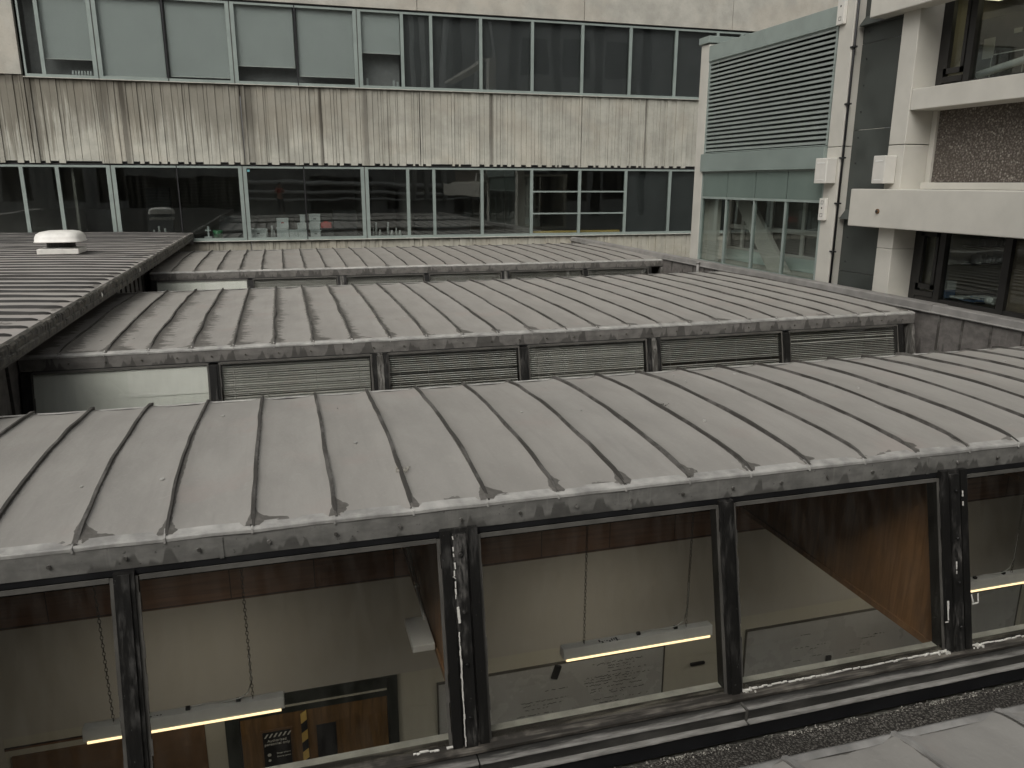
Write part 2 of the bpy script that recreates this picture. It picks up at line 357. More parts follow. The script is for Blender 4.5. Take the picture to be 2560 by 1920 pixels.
class MB:
    def __init__(s): s.v = []; s.f = []; s.mi = []; s.sm = []
    def q(s, pts, mi=0, smooth=False):
        b = len(s.v); s.v += [W(*p) for p in pts]; s.f.append(tuple(range(b, b+len(pts)))); s.mi.append(mi); s.sm.append(smooth); return s
    def box(s, x0, x1, y0, y1, z0, z1, mi=0):
        if x1 < x0: x0, x1 = x1, x0
        if y1 < y0: y0, y1 = y1, y0
        if z1 < z0: z0, z1 = z1, z0
        return s.hexa([(x0, y0, z0), (x1, y0, z0), (x1, y1, z0), (x0, y1, z0), (x0, y0, z1), (x1, y0, z1), (x1, y1, z1), (x0, y1, z1)], mi)
    def hexa(s, p, mi=0):
        b = len(s.v); s.v += [W(*q) for q in p]
        for f in ((0, 3, 2, 1), (4, 5, 6, 7), (0, 1, 5, 4), (1, 2, 6, 5), (2, 3, 7, 6), (3, 0, 4, 7)):
            s.f.append(tuple(b+i for i in f)); s.mi.append(mi); s.sm.append(False)
        return s
    def prism(s, prof, x0, x1, mi=0):
        """(y,z) profile extruded along x, capped"""
        b = len(s.v); n = len(prof)
        s.v += [W(x0, y, z) for y, z in prof] + [W(x1, y, z) for y, z in prof]
        for i in range(n):
            j = (i+1) % n; s.f.append((b+i, b+j, b+n+j, b+n+i)); s.mi.append(mi); s.sm.append(False)
        s.f.append(tuple(b+i for i in range(n))[::-1]); s.f.append(tuple(b+n+i for i in range(n))); s.mi += [mi, mi]; s.sm += [False, False]
        return s
    def prismy(s, prof, y0, y1, mi=0):
        """(x,z) profile extruded along y"""
        b = len(s.v); n = len(prof)
        s.v += [W(x, y0, z) for x, z in prof] + [W(x, y1, z) for x, z in prof]
        for i in range(n):
            j = (i+1) % n; s.f.append((b+i, b+n+i, b+n+j, b+j)); s.mi.append(mi); s.sm.append(False)
        s.f.append(tuple(b+i for i in range(n))); s.f.append(tuple(b+n+i for i in range(n))[::-1]); s.mi += [mi, mi]; s.sm += [False, False]
        return s
    def grid(s, P, mi=0, smooth=True):
        """P[i][j] points"""
        b = len(s.v); ni, nj = len(P), len(P[0])
        for r in P: s.v += [W(*p) for p in r]
        for i in range(ni-1):
            for j in range(nj-1):
                a = b+i*nj+j; s.f.append((a, a+nj, a+nj+1, a+1)); s.mi.append(mi); s.sm.append(smooth)
        return s
    def tube(s, path, r, n=8, mi=0, closed=False):
        pts = [W(*p) for p in path]; rs = r if isinstance(r, (list, tuple)) else [r]*len(pts)
        b = len(s.v)
        for i, p in enumerate(pts):
            a = pts[max(0, i-1)]; c = pts[min(len(pts)-1, i+1)]; d = (c-a)
            d = d.normalized() if d.length > 1e-9 else Vector((0, 0, 1))
            h = Vector((0, 0, 1)) if abs(d.z) < .9 else Vector((1, 0, 0))
            e1 = d.cross(h).normalized(); e2 = d.cross(e1)
            for k in range(n):
                an = 2*math.pi*k/n; s.v.append(p + (e1*math.cos(an)+e2*math.sin(an))*rs[i]*U)
        for i in range(len(pts)-1):
            for k in range(n):
                l = (k+1) % n; s.f.append((b+i*n+k, b+i*n+l, b+(i+1)*n+l, b+(i+1)*n+k)); s.mi.append(mi); s.sm.append(n > 5)
        s.f.append(tuple(b+k for k in range(n))[::-1]); s.f.append(tuple(b+(len(pts)-1)*n+k for k in range(n))); s.mi += [mi, mi]; s.sm += [False, False]
        return s
    def build(s, name, mats, parent=None, label=None, bevel=0.0, cat=None, group=None, kind=None):
        if not isinstance(mats, (list, tuple)): mats = [mats]
        org = ORG[parent.name] if parent else (s.v[0].copy() if s.v else Vector())
        me = bpy.data.meshes.new(name); me.from_pydata([v-org for v in s.v], [], s.f)
        for m in mats: me.materials.append(M[m] if isinstance(m, str) else m)
        me.polygons.foreach_set('material_index', s.mi); me.polygons.foreach_set('use_smooth', s.sm); me.update()
        bm = bmesh.new(); bm.from_mesh(me); bmesh.ops.recalc_face_normals(bm, faces=bm.faces); bm.to_mesh(me); bm.free()
        o = bpy.data.objects.new(name, me); COL.objects.link(o)
        if parent: o.parent = parent
        else: o.location = org
        ORG[o.name] = org
        if bevel:
            b = o.modifiers.new('bevel', 'BEVEL'); b.width = bevel*U; b.segments = 2; b.limit_method = 'ANGLE'; b.angle_limit = math.radians(40)
        return props(o, label, cat, group, kind)

def part(name, mats, parent, fn, **k):
    m = MB(); fn(m); return m.build(name, mats, parent, **k)

def bx(name, mats, parent, *b, **k):
    return MB().box(*b).build(name, mats, parent, **k)

def rnd(a, b): return random.uniform(a, b)

# ------------------------------------------------------------------ setting
MB().q([(-300, -300, -15.5), (300, -300, -15.5), (300, 400, -15.5), (-300, 400, -15.5)]).build('ground', 'ground', kind='structure')

# ------------------------------------------------------------------ skylight units
XL, XR = -6.06, 19.96
TAN = .22          # glass leans back

def roof_z(t, z0, z1, hump):
    return z0 + (z1-z0)*t + hump*max(0.0, math.sin(math.pi*min(1, max(0, t))))**.6

def roof_covering(name, root, y0, y1, z0, z1, hump, off, mat, xl=XL, xr=XR, ny=26, seam_h=.07, seam_mat='seam', sag=0.0, lip_mat='lip'):
    """lead sheets dressed over a shallow camber, welted at standing seams"""
    mb = MB(); seams = []
    k = math.ceil(xl-off)
    while off+k < xr-.12:
        if off+k > xl+.15: seams.append(off+k)
        k += 1
    edges = [xl] + seams + [xr]
    ts = [0, .012, .03] + [i/ny for i in range(1, ny)] + [.975, .99, 1.0]
    for a, b in zip(edges[:-1], edges[1:]):
        ph = rnd(0, 50); tilt = rnd(-.012, .012); P = []
        nx = 7
        for i in range(nx+1):
            fx = i/nx; x = a+(b-a)*fx; row = []
            for t in ts:
                y = y0+(y1-y0)*t
                z = roof_z(t, z0, z1-sag*(1-(x-xl)/(xr-xl)), hump)
                dish = -.022*math.sin(math.pi*fx)*min(1, t*12) + tilt*(fx-.5)
                dish += .013*noise.noise(Vector((x*1.3+ph, y*.7, ph)))*math.sin(math.pi*fx)
                up_ = .028*max(0, 1-min(fx, 1-fx)*9)
                row.append((x, y, z+dish+up_))
            P.append(row)
        mb.grid(P, 0)
    # turned-over eave lip, lighter
    nl = int((xr-xl)*6)
    L = []
    for dy, dz in ((.10, .030), (.03, .020), (-.045, .006), (-.058, -.012), (-.06, -.050), (-.04, -.056)):
        L.append([(xl+(xr-xl)*i/nl, y0+dy+.007*noise.noise(Vector((i*.3, 3, y0))), z0+dz+.010*noise.noise(Vector((i*.35, y0, 1)))) for i in range(nl+1)])
    mb.grid(L, 2, smooth=False)
    # standing seams: a leaning welt
    for sx in seams:
        ph = rnd(0, 90); lean = rnd(.010, .028); n = 30
        P = []
        for i in range(n+1):
            t = i/n; y = y0-.02+(y1+.03-y0)*t
            zz = roof_z(t, z0, z1-sag*(1-(sx-xl)/(xr-xl)), hump)
            hh = seam_h*(1+.25*noise.noise(Vector((ph, y*.9, 0))))
            if t < .055: hh *= .25+.75*t/.055
            if t > .96: hh *= 1.25
            wob = .050*noise.noise(Vector((y*.45, ph, 2))) + .016*noise.noise(Vector((y*1.7, ph, 5)))
            x = sx+wob
            P.append([(x-.024, y, zz-.012), (x-.012, y, zz+hh*.62), (x+lean*.3-.012, y, zz+hh), (x+lean+.012, y, zz+hh*.96), (x+lean+.006, y, zz+hh*.5), (x+.032, y, zz-.012)])
        mb.grid(P, 1, smooth=False)
    # small fold where the seam is dressed down over the lip
        mb.hexa([(sx-.012, y0-.075, z0-.065), (sx+.012, y0-.075, z0-.065), (sx+.03, y0+.06, z0+.0), (sx-.03, y0+.06, z0+.0),
                 (sx-.008, y0-.072, z0+.0), (sx+.008, y0-.072, z0+.0), (sx+.012, y0+.10, z0+.055), (sx-.012, y0+.10, z0+.055)], 2)
    # ridge roll and deck underneath
    mb.grid([[(xl+(xr-xl)*i/nl, y1+dy, z1-sag*(1-i/nl)+dz+.010*noise.noise(Vector((i*.4, y1, 1)))) for i in range(nl+1)] for dy, dz in ((-.05, .008), (.0, .022), (.04, .0), (.045, -.10))], 2)
    prof = [(y0+.0, z0-.10)] + [(y0+(y1-y0)*i/12, roof_z(i/12, z0, z1-sag, hump)-.08) for i in range(0, 13)] + [(y1, z1-.34), (y0, z0-.33)]
    mb.prism(prof, xl+.01, xr-.01, 3)
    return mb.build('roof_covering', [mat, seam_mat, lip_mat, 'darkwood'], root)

def gy(y_top, z, z_top=-4.45):      # y on the sloping glass plane
    return y_top - (z_top-z)*TAN

def post(mb, x0, x1, yt, zb, zt, proud, mi=0, thick=.25):
    a, b = gy(yt, zb), gy(yt, zt)
    mb.hexa([(x0, a-proud, zb), (x1, a-proud, zb), (x1, a+thick, zb), (x0, a+thick, zb), (x0, b-proud, zt), (x1, b-proud, zt), (x1, b+thick, zt), (x0, b+thick, zt)], mi)

ZB = -7.30
def unit(name, label, yE, yR, z0, z1, hump, off, roofmat, fasc, mullions, big, detail=2, XL=XL, XR=XR, sag=0.0):
    root = thing('skylight_building', label, 'skylight', (XL, yE, -7.7), 'rows of lead-roofed skylights')
    roof_covering(name, root, yE, yR, z0, z1, hump, off, roofmat, xl=XL, xr=XR, seam_h=.066, sag=sag)
    yt = yE-.06
    # fascia
    f = MB(); nn = 120
    f.grid([[(XL+(XR-XL)*i/nn, yE-.05-dy+.006*noise.noise(Vector((i*.3, dy*9, yE))), z0+dz) for i in range(nn+1)] for dy, dz in ((-.04, -.045), (.0, -.052), (.004, -.20), (.0, -.345), (-.06, -.35))], 0, smooth=False)
    for lap in ((-1.0, 4.45, 9.6, 14.2) if detail == 2 else (1.3, 9.2)):
        f.box(lap, lap+.05, yE-.064, yE-.03, z0-.352, z0-.075, 0)
    f.build('fascia', M[fasc], root)
    f2 = MB(); f2.box(XL+.03, XR-.03, yE-.02, yE+.22, z0-(.46 if detail == 2 else .385), z0-.351); f2.build('head_timber', 'tar', root)
    x = off % 1 - 8
    k = 0
    st = .815
    xx = -2.86 - st*4 if detail == 2 else -5.19
    while xx < XR-.3:
        m = MB(); m.tube([(xx, yE-.045, z0-.2), (xx, yE-.085, z0-.2)], .024 if detail == 2 else .02, 8)
        m.build('bolt', 'chain' if detail < 2 else 'post_lead', root); xx += st
    # corner posts, mullions
    def fr(kind, c, w):
        m = MB()
        if kind == 'big':
            hw = w/2
            post(m, c-hw, c-hw+.13, yt, ZB-.02, -4.44, .07, 0)
            post(m, c+hw-.13, c+hw, yt, ZB-.02, -4.44, .07, 0)
            post(m, c-hw+.13, c+hw-.13, yt, ZB-.05, -4.44, .035, 1)
            post(m, c-.085, c+.085, yt, ZB-.12, -4.50, .085, 1)
            for zz in (-4.75, -5.5, -6.2, -6.9):
                m.tube([(c, gy(yt, zz)-.09, zz), (c, gy(yt, zz)-.125, zz)], .022, 8, 1)
            m.build('post', ['tar', 'tar_worn' if detail == 2 else 'post_lead'], root)
        else:
            post(m, c-w/2, c+w/2, yt, ZB-.02, -4.50, .05, 0); post(m, c-w/2+.05, c+w/2-.05, yt, ZB-.02, -4.51, .075, 0)
            m.build('mullion', ['tar'], root)
    for c in big: fr('big', c, .50 if detail == 2 else .40)
    for c in mullions: fr('small', c, .23)
    m = MB(); post(m, XL+.02, XL+.24, yt, -7.7, -4.46, .05); m.build('corner_post', 'tar', root)
    m = MB(); post(m, 19.10, 19.26, yt, -7.7, -4.46, .05, 0); post(m, XR-.16, XR-.02, yt, -7.7, -4.46, .05, 1); m.build('corner_post', ['tar', 'post_lead'], root)
    # panes with their beads
    cs = sorted([(XL+.24, 0)] + [(c, .25 if detail == 2 else .20) for c in big] + [(c, .115) for c in mullions] + [(19.10, 0)])
    panes = []
    for (a, wa), (b, wb) in zip(cs[:-1], cs[1:]):
        x0, x1 = a+wa, b-wb
        if x1-x0 < .4: continue
        z_t, z_b = (-4.56 if detail == 2 else -4.455), ZB
        g = MB(); g.hexa([(x0, gy(yt, z_b), z_b), (x1, gy(yt, z_b), z_b), (x1, gy(yt, z_b)+.012, z_b), (x0, gy(yt, z_b)+.012, z_b),
                          (x0, gy(yt, z_t), z_t), (x1, gy(yt, z_t), z_t), (x1, gy(yt, z_t)+.012, z_t), (x0, gy(yt, z_t)+.012, z_t)])
        pane = g.build('glass_pane', 'glass', root)
        bd = MB()
        for (p0, p1) in ((x0, x0+.045), (x1-.045, x1)):
            n = 14
            for i in range(n):      # slightly ragged sealant line
                za = z_b+(z_t-z_b)*i/n; zb_ = z_b+(z_t-z_b)*(i+1)/n; e = rnd(-.012, .012)
                bd.hexa([(p0-abs(e)*.5, gy(yt, za)-.018, za), (p1+e, gy(yt, za)-.018, za), (p1+e, gy(yt, za)-.002, za), (p0, gy(yt, za)-.002, za),
                         (p0-abs(e)*.5, gy(yt, zb_)-.018, zb_), (p1+e, gy(yt, zb_)-.018, zb_), (p1+e, gy(yt, zb_)-.002, zb_), (p0, gy(yt, zb_)-.002, zb_)])
        bd.hexa([(x0+.05, gy(yt, z_t)-.03, z_t-.045), (x1-.05, gy(yt, z_t)-.03, z_t-.045), (x1-.05, gy(yt, z_t)-.012, z_t-.045), (x0+.05, gy(yt, z_t)-.012, z_t-.045),
                 (x0+.05, gy(yt, z_t)-.02, z_t+.01), (x1-.05, gy(yt, z_t)-.02, z_t+.01), (x1-.05, gy(yt, z_t)-.002, z_t+.01), (x0+.05, gy(yt, z_t)-.002, z_t+.01)])
        b_ = bd.build('glazing_bead', 'bead', pane)
        panes.append((x0, x1, pane))
    # head strip above panes
    m = MB(); m.box(XL+.25, 19.1, yt+.02, yt+.2, -4.56 if detail == 2 else -4.465, -4.47 if detail == 2 else -4.43); m.build('head_rail', 'rubber', root)
    # rear and end walls, lead clad
    m = MB(); m.box(XL+.02, XR-.02, yR-.16, yR-.02, -7.7, z1-.3); m.build('rear_wall', 'wall_lead', root)
    return root, yt, panes

def end_wall(root, x0, x1, yE, yR, mat):
    m = MB(); m.box(x0, x1, yE+.02, yR-.17, -15.2 if mat == 'beige' else -7.7, -4.47); m.build('end_wall', mat, root)

# --- near unit (only its far edge shows)
lead_near = lead_roof('lead_near_roof', .34, .20, -1.7, 4.25, left_grime=False, base=(.29, .278, .254))
rn = thing('skylight_building', 'nearest pale lead roof whose wavy far edge crosses the bottom right corner', 'skylight', (XL, -1.7, -7.7), 'rows of lead-roofed skylights')
roof_covering('near', rn, -1.7, 4.24, -4.19, -4.215, .20, .34, lead_near, ny=30, seam_h=.040, seam_mat='seam_light', lip_mat='seam_light')
MB().box(XL+.02, XR-.02, -1.6, -1.45, -7.7, -4.5).build('front_wall', 'tar', rn)
MB().box(XL+.02, XR-.02, 4.0, 4.14, -7.7, -4.48).build('rear_wall', 'wall_lead', rn)

# --- front unit
lead_f = lead_roof('lead_front_roof', .40, .10, 9.5, 15.46, left_grime=False, base=(.308, .294, .268))
rf, ytf, panes_f = unit('front', 'near skylight with clear glass showing the lit classroom below its lead roof', 9.5, 15.60, -4.13, -4.135, .17, .40, lead_f, 'fascia_f', [-2.08, 5.98, 14.9], [1.98, 10.07], 2)
# --- middle unit
lead_m = lead_roof('lead_mid_roof', .60, .55, 20.84, 32.8, base=(.305, .29, .264))
rm, ytm, panes_m = unit('mid', 'middle skylight with stained lead roof and venetian blinds behind its glass', 20.84, 32.9, -4.085, -4.05, .10, .60, lead_m, 'fascia_m', [-1.90, 6.33, 14.87], [2.29, 10.34], 1, -6.26, 19.74, .10)
# --- far unit
lead_b = lead_roof('lead_far_roof', .92, .45, 39.4, 50.3, base=(.275, .26, .235))
rb, ytb, panes_b = unit('far', 'farthest skylight whose lead roof reaches the ribbed concrete building', 39.4, 50.4, -4.075, -3.985, .09, .92, lead_b, 'fascia_b', [-1.61, 6.86, 15.42], [2.66, 10.98], 1, -5.98, 20.0, .03)

def blinds(panes, root, yt, zbot, frosted=True, lift=()):
    for i, (x0, x1, pane) in enumerate(panes):
        if i == 0 and frosted:
            m = MB(); z0, z1 = -7.1, -4.47
            m.hexa([(x0+.02, gy(yt, z0)+.05, z0), (x1-.02, gy(yt, z0)+.05, z0), (x1-.02, gy(yt, z0)+.09, z0), (x0+.02, gy(yt, z0)+.09, z0),
                    (x0+.02, gy(yt, z1)+.05, z1), (x1-.02, gy(yt, z1)+.05, z1), (x1-.02, gy(yt, z1)+.09, z1), (x0+.02, gy(yt, z1)+.09, z1)])
            fs = m.build('frosted_sheet', 'frost', root)
            m = MB(); m.hexa([(x0+2.1, gy(yt, -5.2)+.035, -5.2), (x1-.02, gy(yt, -5.2)+.035, -5.2), (x1-.02, gy(yt, -5.2)+.048, -5.2), (x0+2.1, gy(yt, -5.2)+.048, -5.2), (x0+2.1, gy(yt, z1)+.035, z1), (x1-.02, gy(yt, z1)+.035, z1), (x1-.02, gy(yt, z1)+.048, z1), (x0+2.1, gy(yt, z1)+.048, z1)])
            m.build('taped_paper', 'frost2', root); continue
        m = MB(); m.box(x0+.06, x1-.06, yt+.08, yt+.19, -4.55, -4.46)
        z = -4.60; tl = rnd(-.01, .01)
        while z > zbot:
            w = .032; y = gy(yt, z)+.13; e_ = rnd(-.004, .004) if random.random() < .8 else rnd(-.014, .014); a = e_+ (.016, .017, .007, .012, .006, .006, .008)[i % 7]
            sg_ = rnd(-.006, .006); m.q([(x0+.07, y-w, z-a), (x1-.07, y-w, z-a+sg_), (x1-.07, y+w, z+a+sg_), (x0+.07, y+w, z+a)])
            z -= .056
        for fx in (.09, .3, .62, .91):
            xx = x0+(x1-x0)*fx; m.q([(xx-.006, gy(yt, -4.7)+.09, -4.7), (xx+.006, gy(yt, -4.7)+.09, -4.7), (xx+.006, gy(yt, zbot)+.09, zbot), (xx-.006, gy(yt, zbot)+.09, zbot)])
        m.build('venetian_blind', 'slat', root)
blinds(panes_m, rm, ytm, -6.3)
blinds(panes_b, rb, ytb, -5.3)
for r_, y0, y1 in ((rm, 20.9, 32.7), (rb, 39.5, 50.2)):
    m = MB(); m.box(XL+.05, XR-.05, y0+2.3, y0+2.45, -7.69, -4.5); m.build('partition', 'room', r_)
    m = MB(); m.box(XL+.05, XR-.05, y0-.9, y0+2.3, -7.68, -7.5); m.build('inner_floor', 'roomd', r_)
# mid unit upstand below the glass
for r_, ye in ((rm, 20.84), (rb, 39.4)):
    m = MB(); m.box(XL+.02, XR-.02, ye-.9, ye-.6, -7.7, -7.2); m.build('upstand', 'flash', r_)

for (tx, ty, nn_) in ((1.41, 10.58, 34), (6.52, 12.6, 26)):
    m = MB()
    for i in range(nn_):
        x = tx+random.gauss(0, .05); y = ty+random.gauss(0, .06); q = rnd(.006, .02); z = -3.975
        m.hexa([(x, y, z-.02), (x+q, y, z-.02), (x+q, y+q, z-.02), (x, y+q, z-.02), (x+.2*q, y, z+q*.9), (x+.9*q, y+.1*q, z+q*.7), (x+.8*q, y+.8*q, z+q), (x, y+.7*q, z+q*.6)])
    m.build('moss_tuft', 'lichen' if tx < 3 else 'moss', rf)
for nm_, rt_, ya, yb2, zz_, cnt in (('front', rf, 10.3, 15.0, -4.13, 20), ('mid', rm, 22, 31, -4.085, 16)):
    m = MB()
    for i in range(cnt):
        x = rnd(-5, 18); y = rnd(ya, yb2); q = rnd(.012, .035); z = roof_z((y-(9.5 if nm_ == 'front' else 20.84))/(6.1 if nm_ == 'front' else 12.06), zz_, zz_-(0 if nm_ == 'front' else .02), .17 if nm_ == 'front' else .10)-.047; n_ = random.choice((4, 5, 6)); ph_ = rnd(0, 6)
        P = [(x+q*(1+rnd(-.4, .4))*math.cos(ph_+2*math.pi*k/n_), y+q*(1.4+rnd(-.4, .6))*math.sin(ph_+2*math.pi*k/n_)) for k in range(n_)]
        b0 = len(m.v); m.q([(px, py, z+.045) for px, py in P])
        for k in range(n_):
            a_, b_ = P[k], P[(k+1) % n_]; m.q([(a_[0], a_[1], z+.045), (b_[0], b_[1], z+.045), (b_[0], b_[1], z-.0), (a_[0], a_[1], z-.0)])
    m.build('bird_droppings', 'lip', rt_, kind='stuff')
# --- front unit: sill, flashings, upstand
yb = gy(ytf, ZB)
m = MB(); m.prism([(yb+.12, ZB+.02), (yb-.10, ZB-.005), (yb-.16, ZB-.02), (yb-.16, ZB-.06), (yb+.12, ZB-.06)], XL+.05, XR-.05); m.build('sill', 'sill_wood', rf)
m = MB(); m.box(XL+.05, XR-.05, yb-.13, yb+.1, ZB-.24, ZB-.062); m.build('sill_recess_shade', 'rubber', rf)  # black strip standing in for the shade in the recess under the sill
for k_, prof_ in (('flashing', lambda e: [(yb-.131, ZB-.085+e), (yb-.31+e, ZB-.092+e), (yb-.315+e, ZB-.11), (yb-.131, ZB-.13)]),
                  ('flashing_upstand', lambda e: [(yb-.305, ZB-.112), (yb-.305, ZB-.262), (yb-.14, ZB-.262), (yb-.14, ZB-.134)]),
                  ('lower_flashing', lambda e: [(yb-.30, ZB-.264+e), (yb-.395+e, ZB-.268+e), (yb-.40+e, ZB-.285), (yb-.30, ZB-.30)])):
    m = MB()
    for a, b in ((-6.0, 2.02), (2.04, 5.99), (6.02, 13.4), (13.42, 19.9)):
        n_ = 40; e0 = rnd(-.006, .006); P = []
        for i in range(n_+1):
            x = a+(b-a)*i/n_; e = e0+.010*noise.noise(Vector((x*1.1, 5, ord(k_[0]))))
            pr = prof_(e); P.append([(x, y, z) for y, z in pr+pr[:1]])
        m.grid(P, 0, smooth=False); m.q(P[0][:4]); m.q(P[-1][:4])
    m.build(k_, {'flashing': 'flash_top', 'flashing_upstand': 'flash', 'lower_flashing': 'flash_top'}[k_], rf)
m = MB(); m.box(6.0, 6.03, yb-.33, yb-.12, ZB-.27, ZB-.082); m.build('lap_joint', 'bead', rf)
m = MB(); m.box(XL+.05, XR-.05, yb-.35, yb-.15, -7.85, ZB-.301); m.build('upstand', 'rubber', rf)

# flaking white paint along the posts and the sill
def flakes():
    m = MB()
    def fl(x, z, w, h, sk=0.0, pr=.115):
        y = gy(ytf, z)-pr; y2 = gy(ytf, z-h)-pr
        m.hexa([(x, y-.008, z), (x+w, y-.008, z), (x+w, y, z), (x, y, z), (x+sk, y2-.008, z-h), (x+sk+w*rnd(.5, 1.1), y2-.008, z-h), (x+sk+w, y2, z-h), (x+sk, y2, z-h)])
    z = -4.5
    while z > -5.3: fl(1.875+rnd(-.006, .006), z, rnd(.012, .022), rnd(.03, .09), rnd(-.006, .01)); z -= rnd(.08, .17)
    fl(1.855, -5.02, .012, .03, .03)
    for i in range(6): fl(1.88+i*.002, -5.42-i*.035, .035, .038, .002)
    z = -5.75
    while z > -7.2: fl(1.885+(-5.7-z)*.0+rnd(-.005, .005), z, rnd(.010, .026), .065, rnd(-.004, .006)); z -= .06
    for zz in (-4.75, -4.80, -4.92, -5.85, -5.92, -6.0): fl(10.165 if zz > -5.5 else 10.0, zz, .02, rnd(.04, .08))
    for i in range(5): fl(9.80, -6.45-i*.06, .035-.004*i, .062, .004)
    fl(9.75, -6.77, .06, .014, .0); fl(10.29, -6.42, .018, .14, .03, .1); fl(10.31, -6.56, .13, .02, -.0, .1); fl(10.42, -6.42, .018, .13, .0, .1)
    return m
flakes().build('peeling_paint', 'flake', rf, kind='stuff')
m = MB()
for x0, x1, dens in ((6.12, 9.82, 1.0), (10.35, 12.6, 1.0), (1.2, 1.7, .6)):
    x = x0
    while x < x1:
        L = rnd(.03, .14); w = rnd(.004, .014)*(1.9 if (x > x1-.5 or x < x0+.25) else 1)
        if random.random() < dens:
            y = yb-.03+rnd(-.014, .014); z = ZB+.012
            m.hexa([(x, y-w, z-.006), (x+L, y-w*rnd(.2, 1), z-.006), (x+L, y+w*.4, z), (x, y+w*.6, z), (x, y-w, z+.012), (x+L*.9, y-w*.8, z+.012), (x+L*.8, y+.2*w, z+.018), (x, y+.4*w, z+.018)])
        x += L*rnd(.75, 1.1)
for i in range(26):      # crumbly heaps in the corners
    cx = random.choice((9.74, 10.40, 6.2)); x = cx+rnd(-.1, .1); y = yb-.06+rnd(-.05, .03); s_ = rnd(.012, .035)
    m.hexa([(x, y, ZB-.02), (x+s_, y, ZB-.02), (x+s_, y+s_, ZB-.02), (x, y+s_, ZB-.02), (x+.3*s_, y, ZB+s_*1.6), (x+s_, y+.2*s_, ZB+s_*1.2), (x+.7*s_, y+s_, ZB+s_), (x, y+.8*s_, ZB+s_*1.4)])
m.build('peeling_paint', 'flake', rf, kind='stuff')

# valley gutters (structure) and grit strip
MB().box(-6.2, 20.0, -32, 8.42, -8.3, -7.90).build('flat_roof', 'felt', kind='structure')
MB().box(-6.2, 20.0, 15.6, 53.9, -8.3, -7.90).build('flat_roof', 'felt', kind='structure')
gm = MB(); P = []
for i in range(0, 131):
    x = -6+26*i/130
    P.append([(x, y, -7.80+.020*noise.noise(Vector((x*2, y*3, 0)))+(.02 if j in (0,) else 0)) for j, y in enumerate((4.3, 5.5, 6.5, 7.2, 7.6, 8.0, 8.2, 8.33+.05*noise.noise(Vector((x*1.4, 0, 3)))))])
gm.grid(P, 0); gm.build('gravel_strip', 'grit', kind='stuff', label='coarse mineral felt strip in the valley between the two nearest roofs')
lm = MB()
for i in range(900):
    x = rnd(1.5, 12.5); cl = noise.noise(Vector((x*.9, 7, 0)))
    if cl < -.05 and random.random() < .7: continue
    y = 8.31+.05*noise.noise(Vector((x*1.4, 0, 3)))+rnd(-.05, .05); s_ = rnd(.006, .018)
    if 3.9 < x < 4.5: s_ *= 1.5
    z = -7.80
    lm.hexa([(x, y, z), (x+s_, y, z), (x+s_, y+s_, z), (x, y+s_, z), (x+.2*s_, y+.2*s_, z+s_*.9), (x+.9*s_, y+.1*s_, z+s_*.7), (x+.8*s_, y+.8*s_, z+s_), (x+.1*s_, y+.7*s_, z+s_*.6)])
lm.build('lichen', 'lichen', kind='stuff', label='pale crusty lichen crumbs along the edge of the mineral felt')

# ------------------------------------------------------------------ classroom under the front skylight
YW = 15.44
m = MB(); m.box(XL+.1, XR-.1, YW-.02, YW+.12, -10.62, -8.26); m.build('upper_wall', 'beige', rf)
m = MB(); m.box(XL+.1, XR-.1, YW-.05, YW+.12, -8.258, -4.5); m.build('timber_lining', 'darkwood', rf)
m = MB(); m.box(XL+.1, -1.86, YW+.03, YW+.2, -15.2, -10.62); m.box(1.80, XR-.1, YW+.03, YW+.2, -15.2, -10.62); m.build('lower_wall', 'greywall', rf)
m = MB(); m.box(XL-.06, XR, 8.6, YW+.2, -15.35, -15.2); m.build('classroom_floor', 'roomd', rf)
m = MB(); m.box(XL-.04, XL+.1, 8.5, YW+.2, -15.2, -4.5); m.box(XR-.1, XR+.02, 8.5, YW+.2, -15.2, -4.5); m.build('end_wall', 'beige', rf)
m = MB(); m.box(XL+.1, XR-.1, yb-.08, yb+.1, -15.2, ZB-.25); m.build('front_wall', 'greywall', rf)
# inner ledge seen below the panes
m = MB(); m.prism([(yb+.13, ZB-.0), (yb+.13, ZB-.1), (yb+.27, ZB-.1), (yb+.27, ZB+.0)], XL+.1, XR-.1); m.build('inner_ledge', 'conc_sill', rf)
# plywood cross beams
for c in (-5.9, 2.04, 10.12, 18.3):
    m = MB()
    xa, xb = c-.02, c+.10
    m.prism([(yb+.36, -7.50), (YW-.05, -7.46), (YW-.05, -4.62), (gy(ytf, -4.62)+.35, -4.62)], xa, xb, 0)
    m.prism([(yb+.34, -7.62), (YW-.05, -7.57), (YW-.05, -7.46), (yb+.34, -7.50)], xa-.03, xb+.03, 1)
    m.prism([(yb+.14, -7.50), (yb+.36, -7.50), (gy(ytf, -4.62)+.36, -4.62), (gy(ytf, -4.62)+.14, -4.62)], xa-.02, xb+.02, 1)
    m.build('cross_beam', ['ply', 'plyedge'], rf)
# trunking rail on the left wall
m = MB(); m.box(-5.95, -1.9, YW-.0, YW+.05, -10.92, -10.86); m.build('wall_rail', 'darkwood', rf)

